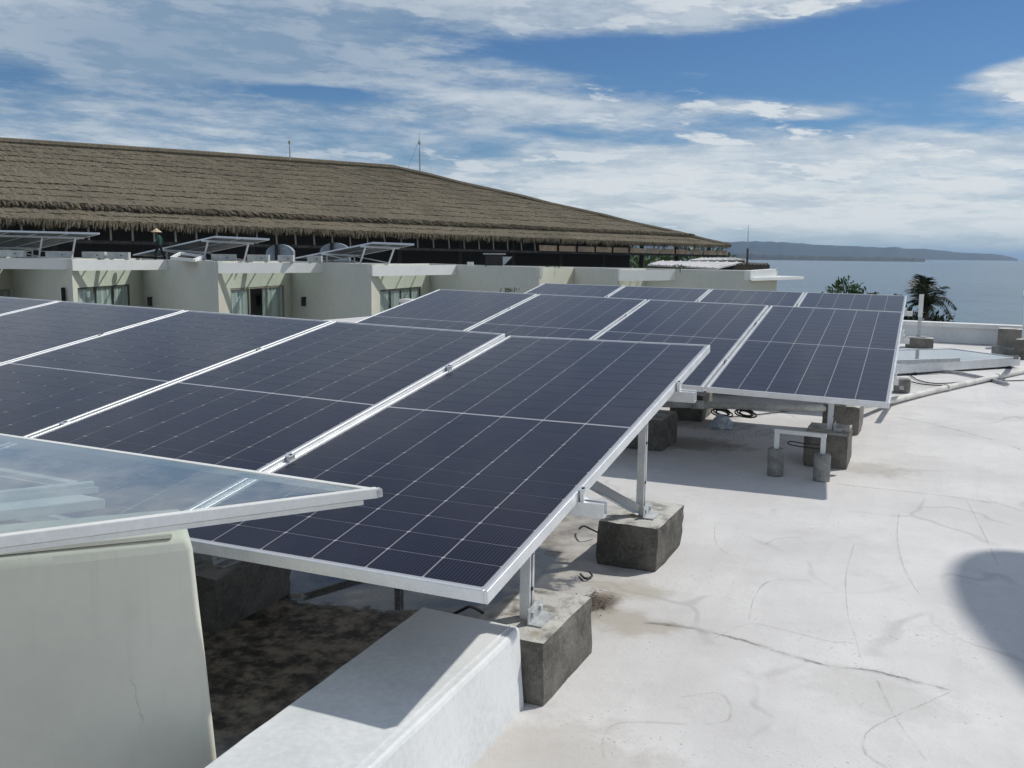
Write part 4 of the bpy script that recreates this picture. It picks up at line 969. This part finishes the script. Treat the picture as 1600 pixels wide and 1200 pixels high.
# ------------------------------------------------------------------ worker with a conical straw hat
def worker():
    h = 1.68; f0 = aty(250, 402.5, 53.5); f0.z = RZ(250)
    bm = bmesh.new(); sk = bm.verts.layers.skin.verify()
    def V(x, y, z, r):
        v = bm.verts.new((x, y, z)); v[sk].radius = (r, r); return v
    pel = V(0, 0, .88, .14); bm.verts.ensure_lookup_table(); pel[sk].use_root = True
    sp1 = V(-.02, 0, 1.08, .14); chs = V(-.04, 0, 1.28, .17); nk = V(-.09, 0, 1.44, .06); hd = V(-.13, 0, 1.55, .095); ht = V(-.14, 0, 1.63, .08)
    for a, b2 in ((pel, sp1), (sp1, chs), (chs, nk), (nk, hd), (hd, ht)): bm.edges.new((a, b2))
    for s, (kx, fx, kz, fz) in ((-1, (-.20, -.16, .46, .06)), (1, (.10, .26, .47, .07))):
        hip = V(0, s*.09, .84, .10); kn = V(kx, s*.10, kz, .075); an = V(fx, s*.10, fz+.03, .05); toe = V(fx-.16, s*.11, .04, .045)
        for a, b2 in ((pel, hip), (hip, kn), (kn, an), (an, toe)): bm.edges.new((a, b2))
    for s, (ex, ez, hx, hz) in ((-1, (-.05, 1.10, -.20, .90)), (1, (.08, 1.08, -.08, .86))):
        sh = V(-.04, s*.18, 1.36, .08); el = V(ex, s*.24, ez, .055); hn = V(hx, s*.22, hz, .042); fi = V(hx-.06, s*.21, hz-.08, .03)
        for a, b2 in ((chs, sh), (sh, el), (el, hn), (hn, fi)): bm.edges.new((a, b2))
    me = bpy.data.meshes.new('person'); bm.to_mesh(me); bm.free()
    o = bpy.data.objects.new('person', me); col.objects.link(o)
    o.modifiers.new('skin', 'SKIN'); sd = o.modifiers.new('sub', 'SUBSURF'); sd.levels = 1; sd.render_levels = 1
    def cloth(t, b):
        z = t.xyz(obco(t))[2]
        c = t.mix(t.m('GREATER_THAN', z, .90), (.012, .014, .018), (.018, .060, .048)); c = t.mix(t.m('GREATER_THAN', z, 1.46), c, (.16, .09, .06))
        t.put(b.inputs['Base Color'], c)
    me.materials.append(mat('work_clothes', rough=.9, build=cloth))
    o.location = f0; tag(o, 'person in dark green shirt and pale conical hat walking on the hotel roof', 'person')
    ht = MB(); N = 18; c = Vector((-.14, 0, 1.60)); top = Vector((-.15, 0, 1.83)); i0 = 0
    ht.v = [f0+top]+[f0+c+Vector((.30*math.cos(2*math.pi*k/N), .30*math.sin(2*math.pi*k/N), 0)) for k in range(N)]+[f0+top-Vector((0, 0, .03))]
    for k in range(N): ht.f.append((0, 1+k, 1+(k+1) % N)); ht.f.append((N+1, 1+(k+1) % N, 1+k))
    ho = ht.build('straw_hat', mat('straw', rough=.9, build=speckled((.55, .42, .26), (.70, .56, .38), 12, 60, .3, .01)), o); ho['label'] = 'pale conical straw hat'
worker()

# ------------------------------------------------------------------ thatched pavilion
def thatch_b(t, b):
    p = pos(t); r0 = rnd(t)
    n1 = t.noise(t.vm('MULTIPLY', p, (1, 1, 1.6)), 4.5, 5, .75); n2 = t.noise(p, .45, 4, .6); n3 = t.noise(t.vm('MULTIPLY', p, (5, 2, .8)), 2.2, 4, .7)
    k = t.m('ADD', t.m('MULTIPLY', n1, .5), t.m('MULTIPLY', n3, .5))
    c = t.mix(t.ss(k, .33, .69), (.062, .053, .040), (.315, .275, .205))
    c = t.mix(t.m('MULTIPLY', t.ss(n2, .40, .66), .55), c, (.215, .18, .125))
    c = t.mix(t.m('MULTIPLY', t.ss(t.noise(p, .16, 4, .6), .48, .68), .35), c, (.10, .092, .075))
    c = t.mix(t.m('MULTIPLY', r0, .25), c, (.20, .175, .13))
    t.put(b.inputs['Base Color'], c); bump(t, b, k, .8, .22)
MAT['thatch'] = mat('palm_thatch', rough=1.0, spec=.1, build=thatch_b)
MAT['timber'] = mat('dark_timber', rough=.8, build=speckled((.05, .042, .034), (.10, .085, .07), 1.5, 9, .2, .02))
MAT['pole'] = mat('weathered_pole', (.30, .285, .26), .8)
MAT['tan'] = mat('tan_fascia_board', rough=.8, build=speckled((.20, .15, .10), (.32, .25, .17), .6, 5, .1, .02))
def pavilion():
    EL, ER = aty(-160, 335, 58), aty(1141, 384, 130)
    RL, RR = aty(-160, 211.5, 77), aty(617, 263, 108)
    t = thing('thatched_pavilion', 'huge thatched hip roof pavilion with ragged eaves behind the hotel', 'pavilion', Vector((EL.x, EL.y, -11.6)))
    ed = (ER-EL).normalized(); back = Vector((-ed.y, ed.x, 0)); back = back if back.y > 0 else -back
    upn = ed.cross((RL-EL)).normalized(); upn = upn if upn.z > 0 else -upn
    rs = random.Random(11)
    def S(s, v): return lerp(lerp(EL, ER, s), lerp(RL, RR, s), v)
    N = 15; ts = [0, .065, .13]+[.13+.87*(k+1)/(N-3) for k in range(N-3)]
    for i in range(N):
        lo, hi = ts[i], min(ts[i+1]+.02, 1) if i+1 < len(ts) else 1
        m = MB(); SEG = 320; lift = .09
        if i == 2: lift = .50
        for k in range(SEG+1):
            s = k/SEG; jl = rs.uniform(-1, 1); wv = .35*mnoise.noise(Vector((s*40, i*3.3, 0)))
            sag = .25*mnoise.noise(Vector((s*9, i*.4, 7)))
            b0 = S(s, lo)+(S(s, hi)-S(s, lo)).normalized()*(jl*.10+wv*.45); t0 = S(s, hi)
            m.v += [b0-upn*(.10), b0+upn*(lift+rs.uniform(-.055, .055)+sag*.25), lerp(b0, t0, .5)+upn*(lift*.62+rs.uniform(-.055, .055)+sag*.25), t0+upn*(.02+sag*.2)]
        for k in range(SEG):
            for j in range(3): m.f.append((k*4+j, k*4+j+1, (k+1)*4+j+1, (k+1)*4+j))
        m.build('thatch_course', MAT['thatch'], t)
    # hip end and rear slope
    dep = (RR-ER).dot(back); BR = ER+back*(dep*2); BL = EL+back*((RL-EL).dot(back)*2); BR.z = ER.z; BL.z = EL.z
    MB().hexa([ER-upn*.1, BR, RR], [ER+upn*.12, BR+ZH*.1, RR+ZH*.1]).build('thatch_hip', MAT['thatch'], t)
    MB().hexa([BL, BR, RR, RL], [BL+ZH*.2, BR+ZH*.2, RR+ZH*.1, RL+ZH*.1]).build('thatch_rear', MAT['thatch'], t)
    MB().tube([RL+ZH*.05, lerp(RL, RR, .5)+ZH*.12, RR+ZH*.05], .35, 8).build('ridge_cap', MAT['thatch'], t)
    MB().tube([lerp(RR, ER, k/12)+ZH*(.05+.06*math.sin(k*2.1)) for k in range(13)], .30, 7).build('hip_cap', MAT['thatch'], t)
    # ragged fringe
    fr = MB()
    Lh = (ER-EL).length
    for k in range(5200):
        s = rs.random()**1.15; p = lerp(EL, ER, s)+upn*rs.uniform(-.08, .15)+back*rs.uniform(-.15, .55); d = Vector((rs.gauss(0, .07), rs.gauss(-.1, .08), -1)); ln = rs.uniform(.12, .55)*(1+.5*mnoise.noise(Vector((s*60, 0, 0)))); wd = rs.uniform(.04, .10)
        q = p+d*ln; sd = ed*wd; fr.v += [p-sd, p+sd, q+sd*.25, q-sd*.25]; i = len(fr.v)-4; fr.f.append((i, i+1, i+2, i+3))
    fo = fr.build('fringe', MAT['thatch'], t); stuff(fo)
    fr = MB()
    for k in range(3000):
        s = rs.random()**1.1; p = S(s, .132)+upn*rs.uniform(.25, .5); d = (S(s, 0)-S(s, 1)).normalized()+Vector((rs.gauss(0, .1), 0, -.25)); ln = rs.uniform(.1, .55); wd = rs.uniform(.04, .1)
        q = p+d*ln; sd = ed*wd; fr.v += [p-sd, p+sd, q+sd*.25, q-sd*.25]; i = len(fr.v)-4; fr.f.append((i, i+1, i+2, i+3))
    stuff(fr.build('seam_fringe', MAT['thatch'], t))
    # eaves: rafters; interior shade painted in as near-black tie beam, wall and columns
    for k in range(52):
        s = (k+.5)/52; s = s**1.25; p = lerp(EL, ER, s); a_ = p+back*.75+ZH*.25; b2 = p+back*.45-ed*.12-ZH*1.3
        if s < .60: MB().tube([a_, b2], .075, 6).build('rafter', MAT['pole'], t)
        else: MB().bar(p+back*.55-ZH*.15, p+back*.55-ZH*1.05, .10, .08, ed).build('bracket', MAT['timber'], t)
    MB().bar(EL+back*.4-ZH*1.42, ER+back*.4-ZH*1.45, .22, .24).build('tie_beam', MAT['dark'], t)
    for k in range(12):
        s0, s1 = .60+.40*k/12+.002, .60+.40*(k+1)/12-.002
        a_, b2 = lerp(EL, ER, s0)+back*.25-ZH*1.0, lerp(EL, ER, s1)+back*.25-ZH*1.0; MB().bar(a_, b2, .06, .62).build('fascia_board', MAT['tan'], t)
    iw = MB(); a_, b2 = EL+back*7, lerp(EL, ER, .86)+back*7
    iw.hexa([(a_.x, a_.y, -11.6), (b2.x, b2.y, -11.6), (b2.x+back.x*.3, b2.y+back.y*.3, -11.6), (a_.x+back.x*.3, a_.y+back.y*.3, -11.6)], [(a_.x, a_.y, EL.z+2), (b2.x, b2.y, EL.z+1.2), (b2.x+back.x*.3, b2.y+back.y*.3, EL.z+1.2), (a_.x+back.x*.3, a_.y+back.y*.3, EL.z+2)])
    iw.build('interior_shade_wall', MAT['dark'], t)
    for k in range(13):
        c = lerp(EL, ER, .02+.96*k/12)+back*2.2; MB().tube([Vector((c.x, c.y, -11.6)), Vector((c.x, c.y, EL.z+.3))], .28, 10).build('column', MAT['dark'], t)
    fl_ = MB(); c2 = BR; fl_.hexa([(EL.x, EL.y, -11.6), (ER.x, ER.y, -11.6), (BR.x, BR.y, -11.6), (BL.x, BL.y, -11.6)], [(EL.x, EL.y, -3.2), (ER.x-8, ER.y-10, -3.2), (BR.x-8, BR.y-10, -3.2), (BL.x, BL.y, -3.2)]); fl_.build('lower_storey', MAT['fargrey'], t)
    # lightning rods
    for (x, yb, yt, s, lab, r_) in ((452.5, 247, 212, .52, 'thin lightning rod on the thatch ridge, the left and shorter one', .07), (655.5, 270, 204, None, 'taller lightning rod on the thatch right of the ridge end', .09)):
        Y = 97 if s else 111; a_ = aty(x+.8, yb+3, Y); b2 = aty(x-.5, yt, Y)
        o = thing('lightning_rod', lab, 'mast', a_, 'lightning rods'); MB().tube([a_, lerp(a_, b2, .55)], r_, 6).build('pole', MAT['galv'], o); MB().tube([lerp(a_, b2, .54), b2], r_*.5, 6, r_*.2).build('tip', MAT['galv'], o)
        c = lerp(a_, b2, .72); MB().tube([c-ZH*.15, c+ZH*.15], r_*2, 8).build('head', MAT['galv'], o)
        if s is None:
            for dx in (-1.6, 1.4): MB().tube([lerp(a_, b2, .8), a_+Vector((dx, 0, .3))], .018, 4).build('guy_wire', MAT['galv'], o)
pavilion()
# --- mast and pale metal roofs by the shore
a_, b2 = aty(1167, 424, 60), aty(1169.5, 352, 60)
o = thing('mast', 'slender dark mast rising from the right end of the hotel against the hills', 'mast', Vector((a_.x, a_.y, RZ(1172)-.4)))
MB().tube([a_, lerp(a_, b2, .5)], .07, 6).build('pole', MAT['timber'], o); MB().tube([lerp(a_, b2, .49), b2], .04, 6, .012).build('tip', MAT['galv'], o)
MAT['tin'] = mat('pale_metal_roof', rough=.5, build=speckled((.50, .50, .49), (.66, .64, .63), .5, 4, .1, .02))
def shed(label, px, Y, dz, m=MAT['tin']):
    q = [aty(x, y, Yy) for (x, y), Yy in zip(px, Y)]; c = sum(q, Vector())/4
    t = thing('shed', label, 'shed', Vector((c.x, c.y, -11.6)), 'pale-roofed sheds by the shore')
    r_ = MB(); r_.hexa([p-ZH*dz for p in q], q); ro = r_.build('roof', m, t)
    n = 9
    for k in range(n):
        s = (k+.5)/n; MB().bar(lerp(q[0], q[1], s)+ZH*.03, lerp(q[3], q[2], s)+ZH*.03, .08, .06).build('roof_rib', m, ro)
    wl = MB(); wl.hexa([Vector((p.x, p.y, -11.6)) for p in [lerp(c, p, .92) for p in q]], [lerp(c, p, .92)-ZH*dz for p in q]); wl.build('wall', MAT['timber'], t)
shed('long shed with a pale pink-white metal roof right of the thatch eaves', [(1012, 413), (1120, 418.5), (1160, 409.5), (1030, 407.5)], (72, 70, 78, 84), .12)
shed('white-roofed shed farther off beyond the pink-white roof', [(1075, 406.5), (1168, 405.5), (1150, 402.5), (1095, 402.8)], (105, 103, 118, 120), .12)
shed('small dark-walled shed roof beside the mast', [(1150, 413), (1203, 414), (1200, 411.5), (1160, 410.5)], (70, 69, 76, 77), .35, MAT['timber'])

# ------------------------------------------------------------------ plants
MAT['leaf'] = mat('broad_leaf', rough=.55, build=lambda t, b: t.put(b.inputs['Base Color'], t.mix(t.ss(t.noise(pos(t), 1.3, 4), .35, .65), (.030, .070, .020), (.085, .145, .040))))
MAT['palm'] = mat('palm_leaf', rough=.6, build=lambda t, b: t.put(b.inputs['Base Color'], t.mix(t.ss(t.noise(pos(t), 1.1, 4), .35, .65), (.009, .020, .011), (.030, .048, .020))))
MAT['bark'] = mat('grey_bark', rough=.95, build=speckled((.09, .075, .06), (.18, .15, .12), 2, 14, .5, .03))
def leaf_mesh(mb, c, d, s, rs):
    d = d.normalized(); a = d.cross(Vector((rs.gauss(0, 1), rs.gauss(0, 1), rs.gauss(0, 1)))).normalized(); mb.quad(c-d*s, c+a*s*.45, c+d*s, c-a*s*.45)
def tree(name, label, px, py, Y, rx, rz, nclump, nleaf, ls, seed, m, group, cat='tree'):
    rs = random.Random(seed); top = aty(px, py, Y); c = top-ZH*rz
    t = thing(name, label, cat, Vector((c.x, c.y, -11.6)), group)
    tr = MB(); base = Vector((c.x+.3, c.y, -11.6)); tr.tube(smooth_path([base, lerp(base, c, .5)+Vector((.25, 0, 0)), c-ZH*rz*.3], 5), .22, 9, .10); to = tr.build('trunk', MAT['bark'], t, smooth=True)
    cr = MB(); lm = MB()
    for k in range(nclump):
        d = Vector((rs.gauss(0, 1), rs.gauss(0, 1), rs.gauss(.25, .8))).normalized(); q = c+Vector((d.x*rx, d.y*rx, d.z*rz))*rs.uniform(.45, 1.02)
        if k < 9: lm.tube([c-ZH*rz*.5, lerp(c-ZH*rz*.5, q, .5)+ZH*.2, q], .07, 5, .02)
        cs = rs.uniform(.18, .36)*rx
        for j in range(nleaf):
            e = Vector((rs.gauss(0, 1), rs.gauss(0, 1), rs.gauss(0, .8)))*cs*.55; leaf_mesh(cr, q+e, e+ZH*rs.uniform(-.4, .6)+d*.4, ls*rs.uniform(.6, 1.3), rs)
    lm.build('limb', MAT['bark'], t); cr.build('crown', m, t)
tree('leafy_tree', 'bright green leafy treetop peeking over the far row of panels', 1322, 434, 46, .85, .95, 36, 26, .10, 4, MAT['leaf'], None)
tree('leafy_tree', 'small sparse green twig top right of the leafy treetop', 1352, 443, 46, .55, .6, 10, 14, .09, 6, MAT['leaf'], None)
tree('shrub', 'dark low bush crown at the foot of the palm beside the far row', 1420, 470, 52, 1.0, 1.3, 40, 22, .13, 9, MAT['palm'], None, 'bush')
tree('shrub', 'dark bush top just above the parapet right of the palm', 1472, 490, 52, 1.0, .6, 24, 20, .12, 12, MAT['palm'], None, 'bush')
tree('shrub', 'small dark bush top left of the palm above the far row', 1403, 459.5, 52, .30, .25, 8, 16, .08, 14, MAT['palm'], None, 'bush')
for i, (px, py, Y, rx, rz) in enumerate(((985, 389, 175, 6, 3.2), (1030, 392, 190, 6, 2.6), (1075, 391, 200, 7, 2.6), (1118, 393, 200, 6, 2.2), (945, 390, 170, 6, 3))):
    tree('shore_tree', 'far dark tree seen under the thatch eaves, %s from the left' % ['second', 'third', 'fourth', 'fifth', 'first'][i], px, py, Y, rx, rz, 34, 16, .6, 30+i, MAT['leaf'], 'trees beyond the pavilion')
for i, (px, py, lab) in enumerate(((862, 417, 'green sprigs on the hotel roof left of the low cream block'), (1063, 415.5, 'small green plant on the hotel roof below the pale pink roof'), (795, 452, 'green weeds growing at the left foot of the far hotel wall'))):
    c = aty(px, py, 49.5 if i < 2 else 46); mb = MB(); rs = random.Random(70+i)
    t = thing('roof_plant', lab, 'plant', Vector((c.x, c.y, c.z-.2)))
    for k in range(50): leaf_mesh(mb, c+Vector((rs.gauss(0, .26), rs.gauss(0, .1), rs.uniform(-.15, .06))), Vector((rs.gauss(0, .4), rs.gauss(0, .3), 1)), rs.uniform(.04, .09), rs)
    mb.build('foliage', MAT['leaf'], t)
    MB().tube([c-ZH*.35, c], .03, 5).build('stem', MAT['bark'], t)
def palm():
    Y = 52; c = aty(1447, 478, Y); rs = random.Random(3)
    t = thing('palm_tree', 'dark coconut palm swaying behind the parapet in front of the sea', 'palm tree', Vector((c.x+.4, c.y, -11.6)))
    MB().tube(smooth_path([Vector((c.x+.4, c.y, -11.6)), Vector((c.x+.6, c.y, -7)), Vector((c.x+.2, c.y, -3)), c], 8), .19, 10, .11).build('trunk', MAT['bark'], t, smooth=True)
    fr = [(1437, 430, -.3), (1424, 440, .6), (1420, 452, -.8), (1422, 470, .5), (1430, 436, .9), (1450, 434, -.7), (1478, 447, .2), (1472, 456, -.9), (1495, 482, .1), (1486, 494, .6), (1460, 496, -.6), (1432, 500, .4), (1415, 488, .2), (1452, 440, 1.3), (1440, 445, -1.4), (1470, 476, 1.1), (1428, 460, 1.3), (1444, 432, .2)]
    for k, (x, y, dy) in enumerate(fr):
        tip = aty(x, y, Y+dy); d = tip-c; ln = d.length; mid = lerp(c, tip, .55)+ZH*(.14*ln+.06)
        if y > 475: mid += ZH*.15*ln
        pts = smooth_path([c, mid, tip], 9); f = MB(); f.tube(pts, .022, 5, .006); n = len(pts)
        for i in range(2, n):
            p = pts[i]; tg = (pts[min(i+1, n-1)]-pts[i-1]).normalized(); sd = tg.cross(ZH); sd = sd.normalized() if sd.length > .1 else Vector((0, 1, 0))
            for s in (-1, 1):
                for q in range(2):
                    pp_ = lerp(pts[i-1], p, q*.5+.25); L = (.58*math.sin(math.pi*(.12+.80*i/n))+.06)*rs.uniform(.8, 1.15); dr_ = (sd*s*.75+tg*.55-ZH*rs.uniform(.05, .6)+Vector((rs.gauss(-.12, .08), 0, 0))).normalized()
                    wv = tg*.028; e = pp_+dr_*L; m_ = pp_+dr_*L*.5; f.v += [pp_-wv, pp_+wv, m_+wv*.9, e, m_-wv*.9]; j = len(f.v)-5; f.f.append((j, j+1, j+2, j+3, j+4))
        f.build('frond', MAT['palm'], t)
    MB().tube([c-ZH*.3, c+ZH*.15], .2, 8, .1).build('crown_shaft', MAT['palm'], t)
palm()

# ------------------------------------------------------------------ the air over the bay
hz = MB().box((0, 16000, (SEA-1+150)/2), (62000, 38000, 150-(SEA-1)))
ho = hz.build('haze', MAT['dark']); stuff(ho); ho.data.materials.clear()
def haze_mat():
    m = bpy.data.materials.new('sea_air'); m.use_nodes = True; t = NT(m.node_tree); t.n.clear()
    out = t.new('ShaderNodeOutputMaterial'); v = t.new('ShaderNodeVolumePrincipled'); v.inputs['Color'].default_value = (.46, .68, 1, 1); v.inputs['Density'].default_value = 4.6e-5
    v.inputs['Anisotropy'].default_value = .2
    t.l.new(v.outputs[0], out.inputs['Volume']); return m
ho.data.materials.append(haze_mat()); tag(ho, 'pale sea haze over the bay and the distant hills', 'haze')

# ------------------------------------------------------------------ made-up tank out of view, added to throw the round shadow on the floor
tc_ = Vector((5.36, 3.92, 0)); t = thing('shadow_tank', 'added white rounded tank on a tall steel stand, out of view, there to cast a shadow', 'tank', tc_)
ad = Vector((-.06, 1, 0)).normalized()
bm = bmesh.new(); bmesh.ops.create_uvsphere(bm, u_segments=32, v_segments=20, radius=1)
sx_ = Vector((ad.y, -ad.x, 0))
for v in bm.verts: v.co = sx_*(v.co.x*.60)+ad*(v.co.y*1.85)+ZH*(v.co.z*.55+3.6)
me = bpy.data.meshes.new('vessel'); bm.to_mesh(me); bm.free(); me.materials.append(MAT['white'])
for p in me.polygons: p.use_smooth = True
o = bpy.data.objects.new('vessel', me); col.objects.link(o); o.parent = t
for sx in (-.7, .7):
    for sy in (-.4, .4):
        q = tc_+ad*sx+Vector((ad.y, -ad.x, 0))*sy; MB().bar(q, q+ZH*3.2, .06, .06, (1, 0, 0)).build('leg', MAT['galv'], t)
    MB().bar(tc_+ad*sx+Vector((ad.y, -ad.x, 0))*-.45+ZH*3.02, tc_+ad*sx+Vector((ad.y, -ad.x, 0))*.45+ZH*3.02, .07, .08).build('saddle', MAT['galv'], t)
MB().tube([tc_+ZH*4.12, tc_+ZH*4.22], .2, 16).build('lid', MAT['white'], t)
